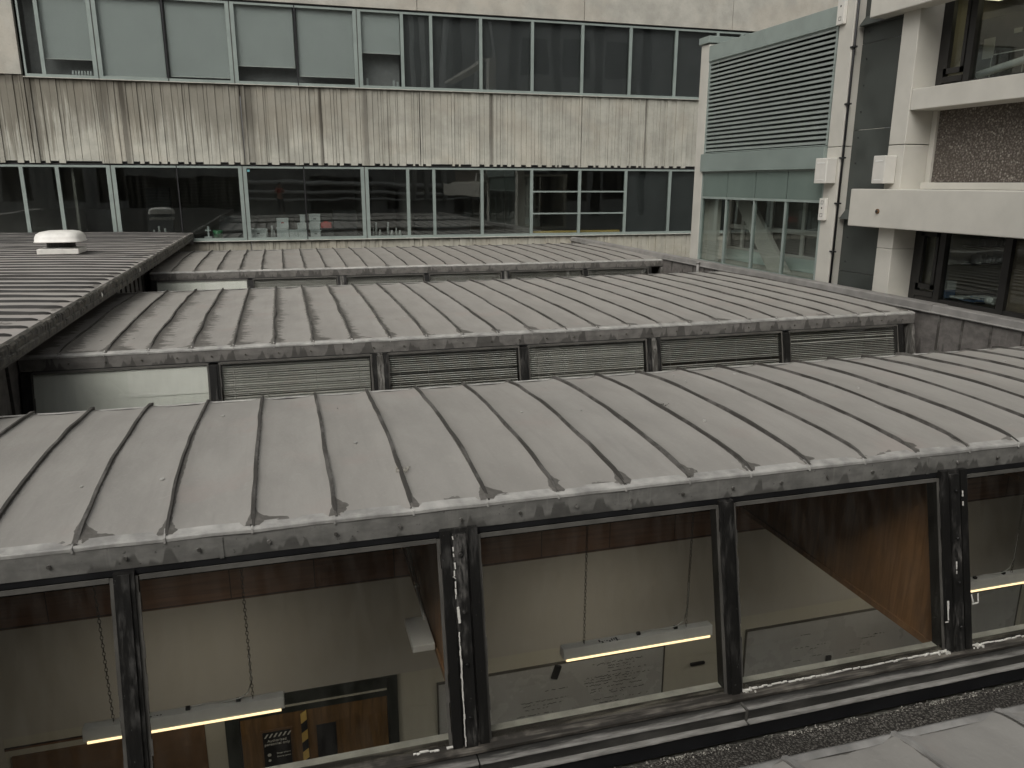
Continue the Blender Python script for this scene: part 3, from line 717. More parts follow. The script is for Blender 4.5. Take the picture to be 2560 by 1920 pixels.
# double door
dr = thing('double_door', 'brown double door in dark frame behind the classroom, seen through the left pane', 'door', (-.1, YW, -15.2))
m = MB(); m.box(-1.86, -1.58, YW-.06, YW+.1, -15.2, -10.62); m.box(1.58, 1.80, YW-.06, YW+.1, -15.2, -10.62); m.box(-1.58, 1.58, YW-.05, YW+.1, -11.1, -10.62); m.build('door_frame', 'doorframe', dr)
m = MB(); m.box(-1.56, 1.56, YW-.085, YW-.05, -10.93, -10.90); m.build('transom_trim', 'greywall', dr)
for x0, x1, lab in ((-1.56, -.25, None), (-.21, 1.56, None)):
    lf = bx('door_leaf', 'door', dr, x0, x1, YW-.02, YW+.08, -15.15, -11.12)
    if x0 > -1: bx('door_window', 'rubber', lf, .0, .42, YW-.035, YW-.02, -13.3, -11.55); bx('handle', 'chain', lf, -.12, -.05, YW-.09, YW-.02, -13.3, -13.0)
# hinge bits
tp = MB()
z = -11.14; i = 0
while z > -15.0:
    h = .24
    tp.hexa([(-.32, YW-.05, z-h-.06), (-.19, YW-.05, z-h+.03), (-.19, YW-.03, z-h+.03), (-.32, YW-.03, z-h-.06), (-.32, YW-.05, z-.06), (-.19, YW-.05, z+.03), (-.19, YW-.03, z+.03), (-.32, YW-.03, z-.06)], i % 2)
    z -= h; i += 1
tp.build('hazard_tape', ['yellow', 'rubber'], label='yellow and black striped tape down the middle of the double door', cat='tape')

def text(body, size, at, mat, parent, name='lettering', align='CENTER'):
    cu = bpy.data.curves.new('t', 'FONT'); cu.body = body; cu.size = size*U; cu.align_x = align; cu.extrude = .002; cu.space_line = .95
    to = bpy.data.objects.new('t', cu); COL.objects.link(to)
    dg = bpy.context.evaluated_depsgraph_get(); me = bpy.data.meshes.new_from_object(to.evaluated_get(dg))
    bpy.data.objects.remove(to); bpy.data.curves.remove(cu)
    me.transform(Matrix.Rotation(math.radians(90), 4, 'X')); me.name = name
    w = W(*at) - ORG[parent.name]; me.transform(Matrix.Translation(w))
    me.materials.clear(); me.materials.append(M[mat])
    o = bpy.data.objects.new(name, me); COL.objects.link(o); o.parent = parent; ORG[o.name] = ORG[parent.name]
    return o
sg = thing('warning_sign', 'black sign with striped top reading Authorised personnel only on the left door leaf', 'sign', (-.85, YW-.03, -12.9))
m = MB(); m.box(-1.17, -.51, YW-.05, YW-.021, -12.95, -11.46); m.build('sign_frame', 'cork', sg)
bx('sign_board', 'rubber', sg, -1.13, -.55, YW-.065, YW-.052, -12.9, -11.5)
st = MB()
for i in range(6):
    x = -1.10+i*.095
    st.hexa([(x, YW-.072, -11.63), (x+.035, YW-.072, -11.63), (x+.035, YW-.066, -11.63), (x, YW-.066, -11.63), (x+.06, YW-.072, -11.54), (x+.095, YW-.072, -11.54), (x+.095, YW-.066, -11.54), (x+.06, YW-.066, -11.54)])
st.build('stripes', 'paper', sg)
text('Authorised\npersonnel only', .088, (-.84, YW-.070, -11.74), 'paper', sg)
text('Danger of harm\n\nEntry by permit', .045, (-.72, YW-.070, -12.06), 'paper', sg).name = 'small_print'
m = MB(); m.tube([(-1.02, YW-.066, -12.06), (-1.02, YW-.072, -12.06)], .04, 10); m.tube([(-1.02, YW-.066, -12.2), (-1.02, YW-.072, -12.2)], .03, 10); m.build('pictograms', 'paper', sg)

# pin board, whiteboards with handwriting
MB().box(-5.85, -2.27, YW-.02, YW+.03, -13.4, -11.07).build('pin_board', 'cork', label='plain brown pinboard on the wall left of the double door', cat='pinboard')
def board(x0, x1, label, scribbles, left=True):
    b = thing('whiteboard', label, 'whiteboard', ((x0+x1)/2, YW, -13.4), 'whiteboards on the classroom wall')
    bx('writing_surface', 'board', b, x0, x1, YW-.01, YW+.028, -13.4, -11.08)
    m = MB(); m.box(x0-.03, x1+.03, YW-.03, YW+.02, -11.08, -11.035)
    for xe in (x0-.03, x1): m.box(xe, xe+.03, YW-.03, YW+.02, -13.4, -11.08)
    m.build('frame', 'bead', b)
    m = MB()
    for (sx, sz, ln, hgt) in scribbles:
        x = sx; y = YW-.0135; z = sz; px, pz = x, z
        while x < sx+ln:
            if random.random() < .16: x += rnd(.03, .08); px, pz = x, z; continue
            nx, nz = x+rnd(.006, .03), z+rnd(-hgt, hgt)*.6
            w = .0085
            m.q([(px, y, pz-w), (nx, y, nz-w), (nx, y, nz+w), (px, y, pz+w)]); px, pz = nx, nz; x = nx; 
    if scribbles: m.build('handwriting', 'ink', b)
    return b
rows = [(6.5, -11.28, .25, .05), (6.75, -11.27, 1.1, .05), (6.9, -11.36, .75, .03), (6.9, -11.42, .6, .02), (6.35, -11.62, 1.2, .03), (6.3, -11.68, 1.7, .035), (6.3, -11.75, 1.2, .03), (6.9, -11.52, 1.0, .025), (6.35, -11.84, 1.3, .035),
        (6.4, -11.95, .35, .03), (6.9, -11.93, .9, .03), (6.45, -12.03, .3, .03), (6.95, -12.05, .6, .03), (7.0, -12.11, .35, .02), (7.6, -12.08, .4, .02), (6.55, -12.25, .8, .02), (6.7, -12.36, .6, .02), (7.5, -12.3, .5, .02),
        (4.7, -12.0, .5, .03), (4.75, -12.09, .4, .03), (5.2, -12.0, .7, .025), (4.8, -12.2, .6, .025), (5.25, -12.12, .5, .02), (5.3, -11.75, .6, .015), (4.6, -12.35, .9, .02)]
board(2.73, 8.38, 'left whiteboard covered in black handwriting above the lit lamp', rows)
board(10.72, 19.6, 'right whiteboard with only faint writing, behind the wooden cross beam', [(12.0+rnd(0, 3), -11.4-rnd(0, .9), rnd(.15, .5), .015) for _ in range(12)])
m = MB(); m.box(10.16, 10.22, YW-.02, YW+.03, -13.3, -11.0); m.build('wall_trunking', 'bead', rf)
def slab(name, cx, cz, w, h, ang, label, cat, mat='rubber'):
    c, s_ = math.cos(ang), math.sin(ang); m = MB()
    P = [(cx+(a*w*c-b*h*s_)/2, cz+(a*w*s_+b*h*c)/2) for a, b in ((-1, -1), (1, -1), (1, 1), (-1, 1))]
    m.hexa([(P[0][0], YW-.08, P[0][1]), (P[1][0], YW-.08, P[1][1]), (P[1][0], YW-.012, P[1][1]), (P[0][0], YW-.012, P[0][1]), (P[3][0], YW-.08, P[3][1]), (P[2][0], YW-.08, P[2][1]), (P[2][0], YW-.012, P[2][1]), (P[3][0], YW-.012, P[3][1])])
    return m.build(name, mat, label=label, cat=cat, bevel=.02, group='board erasers')
slab('board_eraser', 5.56, -11.26, .17, .36, -.32, 'black eraser tilted at the top of the handwritten whiteboard', 'eraser')
slab('board_eraser', 9.33, -11.72, .40, .075, .0, 'thin black bar eraser on the wall between the two whiteboards', 'eraser')
slab('board_eraser', 13.27, -12.42, .15, .42, -.02, 'upright black eraser low on the right whiteboard', 'eraser')

# hanging lamps
def lamp(x0, x1, label):
    r = thing('hanging_lamp', label, 'lamp', ((x0+x1)/2, 12.4, -8.8), 'tube lamps hung on chains in the classroom')
    y = 12.4
    m = MB(); m.prism([(y-.12, -8.76), (y-.09, -8.55), (y+.09, -8.55), (y+.12, -8.76)], x0, x1); h = m.build('housing', 'lampwhite', r, bevel=.01)
    m = MB(); m.box(x0+.06, x1-.06, y-.130, y-.08, -8.795, -8.757); m.build('tube', 'tube', r)
    ld = bpy.data.lights.new('tube_light', 'AREA'); ld.shape = 'RECTANGLE'; ld.size = (x1-x0-.2)*U; ld.size_y = .05; ld.energy = 8.0; ld.color = (1, .90, .75)
    lo = bpy.data.objects.new('tube_light', ld); COL.objects.link(lo); lo.parent = r; lo.location = W((x0+x1)/2, y+.16, -8.80)-ORG[r.name]
    lo.rotation_euler = (math.radians(35), 0, 0)
    m = MB()
    for k in range(9): m.box(x0+.75+k*.05+rnd(-.01, .01), x0+.78+k*.05, y-.03+rnd(-.05, .05), y-.02+rnd(-.04, .06), -8.552, -8.544)
    m.box(x0+1.55, x0+1.62, y-.03, y+.03, -8.55, -8.50); m.box(x0+2.35, x0+2.42, y-.03, y+.03, -8.55, -8.50); m.build('brackets', 'rubber', h)
    m = MB(); m.tube([(x0+1.58, y, -8.52), (x0+1.9, y+.03, -8.51), (x0+2.2, y-.02, -8.515), (x0+2.4, y, -8.50), (x0+2.55, y, -8.42), (x0+2.62, y, -8.2), (x0+2.62, y, -7.6)], .011, 6); m.build('cable', 'lampwhite', r)
    for cx in (x0+.45, x0+2.62):
        m = MB(); z = -8.52; k = 0
        while z < -4.75:
            a = .022; d = (1, 0) if k % 2 else (0, 1); P = []
            for j in range(9):
                t = 2*math.pi*j/8; P.append((cx+d[0]*a*math.cos(t), y+d[1]*a*math.cos(t), z+.045*math.sin(t)))
            m.tube(P, .006, 4); z += .072; k += 1
        m.build('chain', 'chain', r)
    return r
lamp(-3.63, -.50, 'leftmost lit tube lamp on chains, in front of the double door')
lamp(4.58, 7.74, 'middle lit tube lamp on chains, above the handwritten whiteboard')
lamp(12.78, 15.9, 'lit tube lamp at the right picture edge, beyond the second timber post')

# surface conduit and junction box on the first cross beam
cb = thing('conduit_box', 'white junction box with a pipe fixed on the left cross beam', 'junction box', (1.75, 12.0, -7.6))
bx('box', 'lampwhite', cb, 1.60, 1.97, 11.35, 12.25, -7.48, -7.36, bevel=.01)
m = MB(); m.tube([(1.93, 15.2, -6.55), (1.93, 13.6, -6.92), (1.93, 12.4, -7.25), (1.93, 12.1, -7.33)], .036, 8); m.tube([(1.93, 12.9, -7.11), (1.93, 12.84, -7.13)], .05, 8); m.tube([(1.93, 14.5, -6.71), (1.93, 14.44, -6.73)], .05, 8); m.build('pipe', 'lampwhite', cb)

# desk and dark case seen at the right edge
dk = thing('desk', 'pale topped desk under the lamp at the right picture edge', 'desk', (13, 10.3, -15.2))
m = MB(); m.hexa([(10.6, 9.3, -13.0), (17.5, 9.3, -13.0), (17.5, 11.3, -13.0), (10.6, 11.3, -13.0), (10.6, 9.3, -12.9), (17.5, 9.3, -12.9), (17.5, 11.3, -12.9), (10.6, 11.3, -12.9)]); m.build('desk_top', 'greywall', dk)
for x in (10.8, 17.2): bx('leg', 'chain', dk, x, x+.1, 9.5, 11.1, -15.2, -13.0)
bk = thing('bookcase', 'dark brown bookcase standing against the classroom wall at the right edge', 'bookcase', (15, 14.8, -15.2))
bx('case', 'darkwood', bk, 13.6, 15.6, 14.3, 15.3, -15.2, -12.6); bx('shelf_opening', 'rubber', bk, 13.75, 15.45, 14.25, 14.3, -14.2, -12.8)

# ------------------------------------------------------------------ left ribbed roof
lr = thing('ribbed_roof_building', 'low building at left with closely ribbed lead roof and mossy dark edge', 'building', (-5.6, 30, -7.7))
lead_l = lead_roof('lead_left_roof', .30, .26, -5.4, -30, axis='y', left_grime=False, base=(.33, .31, .285))
mb = MB(); ys = [8.3+i for i in range(0, 46)]; ys = [y for y in ys if y < 53.7] + [53.8]
def lz(x): return -3.14+.17*(1-math.exp((x+5.4)/3.2))
xs = [-5.42, -5.6, -6, -6.6, -7.4, -8.4, -9.6, -11, -13, -16, -20, -26]
for a, b in zip(ys[:-1], ys[1:]):
    tilt = rnd(-.02, .02)
    mb.grid([[(x, a+(b-a)*f, lz(x)-.03*math.sin(math.pi*f)+tilt*(f-.5)) for f in (0, .05, .2, .4, .6, .8, .95, 1)] for x in xs], 0)
for y in ys[1:-1]:
    ph = rnd(0, 90); P = []; xe = -5.46-rnd(0, .16)
    for i in range(60):
        f = i/59; x = xe-f**1.5*19; h = (.066 if y < 30 else .048)*(1+.3*noise.noise(Vector((x*.8, ph, 0))))
        if i < 3: h *= (.35, .7, .95)[i]
        wb = .035*noise.noise(Vector((x*.5, ph, 3)))+(.10*(1-i/4) if i < 4 else 0)
        P.append([(x, y+wb-.055, lz(x)-.01), (x, y+wb-.03, lz(x)+h*.8), (x, y+wb-.005, lz(x)+h), (x, y+wb+.025, lz(x)+h*.92), (x, y+wb+.06, lz(x)-.01)])
    mb.grid(P, 1, smooth=False)
mb.grid([[(x, 53.8, lz(x)+dz) for dz in (.02, -.7)] for x in xs], 0)
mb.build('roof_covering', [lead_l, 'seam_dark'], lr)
m = MB()        # lumpy edge roll
n = 620; P = []
for i in range(n+1):
    y = 8+45.9*i/n; a = noise.noise(Vector((y*3.1, 1, 0)))*.06+noise.noise(Vector((y*9, 4, 0)))*.03; bmp = .035*abs(math.sin((y-8.3)*math.pi))
    P.append([(-5.50, y, lz(-5.5)+.012), (-5.42+a*.4, y, -3.14+a*.4+.01-bmp), (-5.385+a, y, -3.20+a*.5-bmp*.5), (-5.40+a*.6, y, -3.34), (-5.36-a*.8, y, -3.37-a), (-5.37-a*.6, y, -3.50), (-5.44, y, -3.55), (-5.62, y, -3.56)])
m.grid(P, 0, smooth=False); m.build('roof_edge', 'moss', lr)
m = MB(); m.box(-6.5, -6.3, 8, 53.8, -8.0, -3.55); m.box(-6.29, -5.5, 8, 53.8, -3.62, -3.56); m.build('side_wall', 'wall_lead', lr)
m = MB()
y = 10.0
while y < 53.5: m.hexa([(-6.30, y-.03, -7.9), (-6.24, y-.02, -7.9), (-6.24, y+.02, -7.9), (-6.30, y+.03, -7.9), (-6.30, y-.03, -3.62), (-6.24, y-.02, -3.62), (-6.24, y+.02, -3.62), (-6.30, y+.03, -3.62)]); y += 1.0
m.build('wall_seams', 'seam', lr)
m = MB()
for (y, z) in ((33.2, -3.3), (26.2, -3.35)): 
    m.tube([(-5.38, y, z+.09), (-5.36, y-.05, z+.04), (-5.36, y-.07, z-.03), (-5.37, y-.1, z-.06)], [.012, .022, .018, .008], 6)
m.build('bird_droppings', 'flake', lr)

# roof fan
fn = thing('roof_fan', 'white domed extractor fan standing on the ribbed roof at left', 'roof vent', (-9.2, 38.3, -3.0))
def rbox(m, cx, cy, rings, e=4.0, n=28, mi=0):
    P = []
    for z, hx, hy in rings:
        row = []
        for k in range(n+1):
            t = 2*math.pi*k/n; c, s_ = math.cos(t), math.sin(t)
            row.append((cx+hx*math.copysign(abs(c)**(2/e), c), cy+hy*math.copysign(abs(s_)**(2/e), s_), z))
        P.append(row)
    m.grid(P, mi)
m = MB(); rbox(m, -9.2, 38.35, [(-2.50, .70, .70), (-2.505, .91, .91), (-2.475, .93, .93), (-2.46, .90, .90), (-2.30, .885, .885), (-2.17, .82, .82), (-2.09, .70, .70), (-2.05, .50, .50), (-2.03, .15, .15), (-2.03, .01, .01)], 5, 40); m.build('cowl', 'cowl', fn)
m = MB(); rbox(m, -9.2, 38.35, [(-2.74, .50, .50), (-2.49, .51, .51)], 3); m.build('fan_housing', 'rubber', fn)
m = MB()
for z in (-2.71, -2.67, -2.63, -2.59, -2.55, -2.51): rbox(m, -9.2, 38.35, [(z, .525, .525), (z+.008, .525, .525)], 3)
for k in range(28):
    t = 2*math.pi*k/28; c, s_ = math.cos(t), math.sin(t); x = -9.2+.53*math.copysign(abs(c)**.667, c); y = 38.35+.53*math.copysign(abs(s_)**.667, s_)
    m.box(x-.005, x+.005, y-.005, y+.005, -2.76, -2.5)
m.build('grille', 'bead', fn)
m = MB(); m.box(-10.0, -8.4, 37.6, 39.1, -3.0, -2.775); m.build('base', 'cowl', fn, bevel=.03)
m = MB(); rbox(m, -9.2, 38.35, [(-2.80, .74, .70), (-2.765, .62, .60), (-2.74, .55, .55)], 3); m.build('collar', 'lampwhite', fn)
for x in (-9.85, -8.62):
    for y in (37.75, 38.95): bx('foot', 'cowl', fn, x-.09, x+.09, y-.06, y+.06, -3.12, -2.98)
m = MB(); m.box(-9.75, -8.6, 37.85, 38.9, -3.1, -2.981); m.build('duct', 'dark_panel', fn)

# ------------------------------------------------------------------ right parapet
pw = thing('parapet_wall', 'lead-clad parapet wall with folded cap running back along the right side', 'wall', (20.2, 30, -7.7))
m = MB(); m.box(20.0, 20.55, 3, 53.95, -8.0, -4.02); m.build('wall_cladding', 'wall_lead', pw)
m = MB()
for y in (5, 6.3, 7.6, 9, 10.3, 11.5, 12.8, 14.0, 15.15, 16.0, 17.0, 18.05, 19.09, 20.0, 33.9, 34.9, 36, 37.1, 38.3):
    m.hexa([(20.0, y-.03, -7.9), (19.95, y-.015, -7.9), (19.95, y+.015, -7.9), (20.0, y+.03, -7.9), (20.0, y-.03, -4.03), (19.95, y-.015, -4.03), (19.95, y+.015, -4.03), (20.0, y+.03, -4.03)])
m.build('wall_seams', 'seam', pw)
m = MB()
for a, b in ((3, 20.35), (20.36, 27.9), (27.91, 36.4), (36.41, 45), (45.01, 53.9)):
    e = .02 if (a > 20.3 and a < 27) else 0
    m.prismy([(19.93-e, -4.06), (19.90-e, -4.02), (19.93-e, -3.98), (19.96-e, -3.80+e), (20.02, -3.77+e), (20.60, -3.82+e), (20.62, -3.9), (20.60, -4.06)], a, b)
m.build('cap', 'cap_lead', pw, bevel=.01)
m = MB(); m.tube([(19.85, 35.3, -5.2), (19.85, 35.3, -3.86)], .07, 8); m.tube([(19.85, 35.3, -3.9), (19.85, 35.3, -3.80)], .10, 8); m.build('vent_pipe', 'cap_lead', pw)

# ------------------------------------------------------------------ concrete building behind
cbd = thing('concrete_building', 'concrete office block with ribbed bands and two rows of green framed windows', 'building', (8, 54, -15.5))
YF = 54.0
def ribs(m, x0, x1, z0, z1, seed, yf=YF, notch=.13):
    """board-marked concrete: boards of uneven width and depth parted by narrow grooves, toothed lower edge"""
    r = random.Random(seed); x = x0; hi = 0
    m.box(x0, x1, yf+.04, yf+.3, z0+notch+.02, z1-.01)
    n = 6
    while x < x1-.05:
        w = r.choice((.13, .19, .26, .26, .36, .36, .46)); xe = min(x1, x+w); hi = 1-hi if r.random() < .8 else hi
        d = r.choice((.045, .06, .075)) if hi else r.choice((.0, .015, .03)); zb = z0 if hi else z0+notch
        g = r.choice((.006, .008, .016)); a, b = x, max(x+.05, xe-g)
        G = []
        for k, (px, py) in enumerate(((a, yf+.05), (a+.006, yf-d), (b-.006, yf-d), (b, yf+.05))):
            G.append([(px+.009*noise.noise(Vector((px*5, (zb+(z1-zb)*i/n)*1.3, seed))), py+(.010*noise.noise(Vector((x*3, i*.7, seed))) if k in (1, 2) else 0), zb+(z1-zb)*i/n) for i in range(n+1)])
        m.grid(G, 0, smooth=False)
        m.q([(a, yf-d, zb), (b, yf-d, zb), (b, yf+.05, zb), (a, yf+.05, zb)]); m.q([(a, yf-d, z1), (b, yf-d, z1), (b, yf+.05, z1), (a, yf+.05, z1)])
        x = xe
for i, (a, b) in enumerate(((-26, -13.72), (-13.68, -1.97), (-1.93, 9.2), (9.24, 20.58), (20.63, 31.9), (31.94, 46))):
    m = MB(); ribs(m, a, b, 1.06, 5.80 if i else 5.92, 11+i); m.build('ribbed_panel', 'conc_rib', cbd)
    m = MB(); ribs(m, a, b, -8.2, -3.70, 31+i); m.build('base_panel', 'conc_low', cbd)
for a, b in ((-26, -2.17), (-2.14, 9.18), (9.22, 20.57), (20.61, 31.87), (31.91, 46)):
    m = MB(); m.box(a, b, YF-.10, YF+.3, 10.62, 24); m.build('upper_wall_panel', 'conc_plain', cbd)
m = MB(); m.box(-26, -13.78, YF-.10, YF+.3, 5.96, 10.615); m.build('pier', 'conc_plain', cbd)
m = MB(); m.box(-13.7, 46, YF-.19, YF+.1, 5.805, 5.845); m.box(-26, 46, YF-.20, YF+.1, -3.695, -3.655); m.build('drip_sill', 'conc_sill', cbd)
m = MB(); m.box(-13.75, 46, YF+.05, YF+.3, 10.50, 10.615); m.box(-26, 46, YF+.07, YF+.3, .955, 1.055); m.build('shadow_gap', 'rubber', cbd)

upx = [-13.6, -12.61, -9.75, -5.95, -2.18, 1.60, 5.37, 8.20, 10.08, 13.40, 16.97, 20.56, 24.13, 27.62, 30.86, 32.8, 36.4, 40]
lox = [-21, -17.2, -14.55, -12.65, -9.73, -6.02, -2.16, 1.60, 5.46, 8.31, 10.08, 13.42, 17.0, 20.58, 24.14, 27.66, 31.2, 34.8, 38.4, 42]
def window_row(xs, z0, z1, doubles, dark, trans, glassm, blinds_=(), sheets=()):
    y0, y1 = YF-.02, YF+.14
    for i, (a, b) in enumerate(zip(xs[:-1], xs[1:])):
        def half(x, side):      # (inner offset, outer offset) of the stile that belongs to this window
            if x in doubles: return (.03, .25)
            if x in dark: return (.036, .04)
            return (.0015, .10)
        la, lb = half(a, 0), half(b, 1)
        m = MB(); m.box(a+la[0], b-lb[0], y0, y1, z0, z0+.17); m.box(a+la[0], b-lb[0], y0, y1, z1-.12, z1)
        if a not in dark: m.box(a+la[0], a+la[1], y0, y1, z0+.17, z1-.12)
        if b not in dark: m.box(b-lb[1], b-lb[0], y0, y1, z0+.17, z1-.12)
        if 16.9 < a < 24:
            for z in trans: m.box(a+la[1], b-lb[1], y0+.005, y1-.01, z-.05, z+.05)
        w = m.build('window', 'green', cbd)
        m = MB(); m.box(a+la[1]-.01, b-lb[1]+.01, YF+.06, YF+.075, z0+.15, z1-.1); m.build('glass_pane', glassm, w)
        if i in blinds_:
            zb_ = blinds_[i]; m = MB(); m.box(a+.12, b-.12, YF+.24, YF+.26, zb_+.04, z1-.05, 0); m.box(a+.12, b-.12, YF+.22, YF+.28, zb_, zb_+.04, 1); m.build('roller_blind', ['blind', 'paper'], w)
        if i in sheets:
            m = MB(); m.box(a+.1, b-.1, YF+.3, YF+.32, z0+.17, z1-.05); m.build('dark_blind', 'blind_dark', w)
    for x in xs:
        if x in doubles or x in dark:
            hw = .0295 if x in doubles else .0355
            m = MB(); m.box(x-hw, x+hw, y0+(.05 if x in doubles else .01), y1, z0+.001, z1-.001); m.build('mullion_joint' if x in doubles else 'black_mullion', 'bead' if x in doubles else 'rubber', cbd)
window_row(upx, 5.85, 10.50, {-9.75, -2.18, 5.37}, {-5.95, 1.60}, (), 'glass_u', {1: 6.88, 2: 6.03, 3: 6.15, 4: 6.90, 5: 6.43, 6: 7.98}, list(range(7, 17)))
window_row(lox, -3.655, .955, {-9.73, -2.16, 5.46}, {-6.02, 1.60}, (-.61, -2.12), 'glass_f', {}, [14, 15])
m = MB(); m.box(upx[0]+.1, upx[7]-.1, YF+1.0, YF+1.1, 6.0, 10.45); m.build('reflection_sheet', simple('sky_reflection_grey', (.22, .22, .215), .9), cbd)  # added sheet: its grey stands in for sky reflected below the blinds
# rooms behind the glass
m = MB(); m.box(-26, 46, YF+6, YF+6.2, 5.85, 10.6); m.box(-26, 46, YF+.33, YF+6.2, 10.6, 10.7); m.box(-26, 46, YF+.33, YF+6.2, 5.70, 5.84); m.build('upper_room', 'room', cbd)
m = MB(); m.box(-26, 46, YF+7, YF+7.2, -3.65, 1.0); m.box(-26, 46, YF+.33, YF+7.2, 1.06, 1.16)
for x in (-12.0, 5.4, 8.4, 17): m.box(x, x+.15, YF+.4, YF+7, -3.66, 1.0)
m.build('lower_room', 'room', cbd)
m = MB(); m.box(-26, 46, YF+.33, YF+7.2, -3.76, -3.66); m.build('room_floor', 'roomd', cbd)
m = MB()
for x in (-11, -7.5, -3.8, -.2, 3.5, 6.7, 12, 19, 22): m.box(x-.9, x+.9, YF+2.2, YF+2.4, .98, 1.05)
m.build('ceiling_light', emit('dim_ceiling_lamp', (1, .95, .8), .28), cbd)
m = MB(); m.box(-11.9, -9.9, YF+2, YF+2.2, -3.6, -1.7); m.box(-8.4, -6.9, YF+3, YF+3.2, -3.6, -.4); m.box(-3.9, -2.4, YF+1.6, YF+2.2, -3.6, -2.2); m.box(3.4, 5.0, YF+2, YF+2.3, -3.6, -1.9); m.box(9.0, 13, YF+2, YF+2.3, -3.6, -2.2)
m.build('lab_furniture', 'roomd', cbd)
m = MB(); m.box(17.3, 24, YF+.5, YF+.7, -3.5, -3.36); m.build('yellow_shelf', 'yellow', cbd)

# things on the inner sills
def carton(x0, x1, z0, z1, label, y=YF+.55, mat='box', name='cardboard_box', cat='box', group='white cartons on the window sill', marks=0):
    r = thing(name, label, cat, ((x0+x1)/2, y, z0), group)
    d = min(.5, x1-x0)
    o = bx('body', mat, r, x0, x1, y, y+d, z0, z1-.03)
    m = MB(); m.box(x0-.015, x1+.015, y-.015, y+d+.015, z1-.09, z1); m.build('lid', mat, r)
    if marks:
        m = MB(); cx = (x0+x1)/2; m.box(cx-.1, cx+.08, y-.008, y-.001, (z0+z1)/2-.04, (z0+z1)/2+.03); m.build('print_mark', 'rubber' if marks == 1 else 'red', r)
carton(-1.98, -1.0, -3.56, -2.95, 'wide white carton at the left end of the carton row', marks=1)
carton(-.33, .42, -3.56, -2.88, 'tall white carton under the red edged one')
carton(-.30, .44, -2.87, -2.30, 'white carton with red edge stacked on the left pile', marks=2)
carton(.46, 1.0, -3.56, -3.05, 'low white carton between the two piles')
carton(1.03, 1.62, -3.56, -3.10, 'bottom carton of the middle pile left of the black mullion')
carton(1.0, 1.55, -3.09, -2.62, 'second carton of the middle pile left of the black mullion')
carton(1.2, 1.5, -2.61, -2.08, 'narrow top carton of the middle pile left of the black mullion')
carton(1.82, 2.5, -3.56, -3.08, 'bottom carton of the pile right of the black mullion', marks=1)
carton(1.76, 2.42, -3.07, -2.66, 'middle carton of the pile right of the black mullion')
carton(1.78, 2.48, -2.65, -2.05, 'top carton of the pile right of the black mullion', marks=1)
r = thing('red_case', 'red plastic case on the sill beside the white cartons', 'case', (2.85, YF+.6, -3.0)); bx('body', 'red', r, 2.5, 3.2, YF+.6, YF+.9, -2.98, -2.6, bevel=.03); bx('handle', 'red', r, 2.7, 3.0, YF+.7, YF+.75, -2.6, -2.52)
bx('bench', 'roomd', r, 2.45, 3.3, YF+.55, YF+1, -3.6, -2.99)
r = thing('green_bucket', 'green plastic bucket with black handle on the sill', 'bucket', (-3.97, YF+.5, -3.56))
m = MB(); m.tube([(-3.97, YF+.5, -3.56), (-3.97, YF+.5, -3.02)], [.24, .31], 16); m.build('body', 'bucket', r)
m = MB(); m.tube([(-4.28, YF+.3, -3.1), (-4.15, YF+.2, -3.25), (-3.97, YF+.18, -3.29), (-3.8, YF+.2, -3.25), (-3.66, YF+.3, -3.1)], .02, 6); m.build('handle', 'rubber', r)
r = thing('lab_stand', 'white laboratory stand left of the green bucket', 'stand', (-4.6, YF+.5, -3.56))
m = MB(); m.box(-4.8, -4.35, YF+.4, YF+.7, -3.56, -3.4); m.box(-4.6, -4.5, YF+.5, YF+.6, -3.4, -2.75); m.box(-4.75, -4.38, YF+.48, YF+.6, -3.05, -2.98); m.build('body', 'box', r)
for i, (x, h, w) in enumerate(((-8.35, .35, .06), (-7.75, .62, .08), (-7.45, .85, .09), (-7.1, .7, .09), (-.95, .6, .09), (-.62, .8, .10), (-.5, .5, .07), (5.95, .55, .06), (6.15, .95, .08), (6.4, .45, .09), (6.95, .95, .08), (7.2, .4, .12), (7.5, .55, .09), (7.75, .4, .12))):
    m = MB(); x_ = x; m.tube([(x_, YF+.55, -3.56), (x_, YF+.55, -3.56+h*.55), (x_, YF+.55, -3.56+h*.7), (x_, YF+.55, -3.56+h)], [w, w, w*.6, w*.7], 10)
    m.build('glass_bottle', 'slat', label='pale slender bottle among the glassware on the lower window sill', cat='bottle', group='bottles on the lower window sill')
for i in range(7):
    m = MB(); x_ = -11.2+i*.16; m.tube([(x_, YF+.5, 6.02), (x_, YF+.5, 6.22), (x_, YF+.5, 6.24), (x_, YF+.5, 6.32)], [.055, .055, .035, .045], 8)
    m.build('white_bottle', 'box', label='small white bottle in the row behind the upper left window', cat='bottle', group='white bottles behind the upper left window')
m = MB(); m.box(-1.88, -1.72, YF+.03, YF+.05, .62, .76); m.build('sticker', 'teal', label='small teal square sticker in the top corner of the lower window', cat='sticker')
for i, (x, h) in enumerate(((5.9, .5), (7.6, .42), (7.85, .35))):
    m = MB(); m.box(x, x+.12, YF+.5, YF+.6, 6.02, 6.02+h); m.build('sample_bottle', 'blind', label='pale bottle low behind the half raised blind', cat='bottle', group='bottles behind the half raised blind')

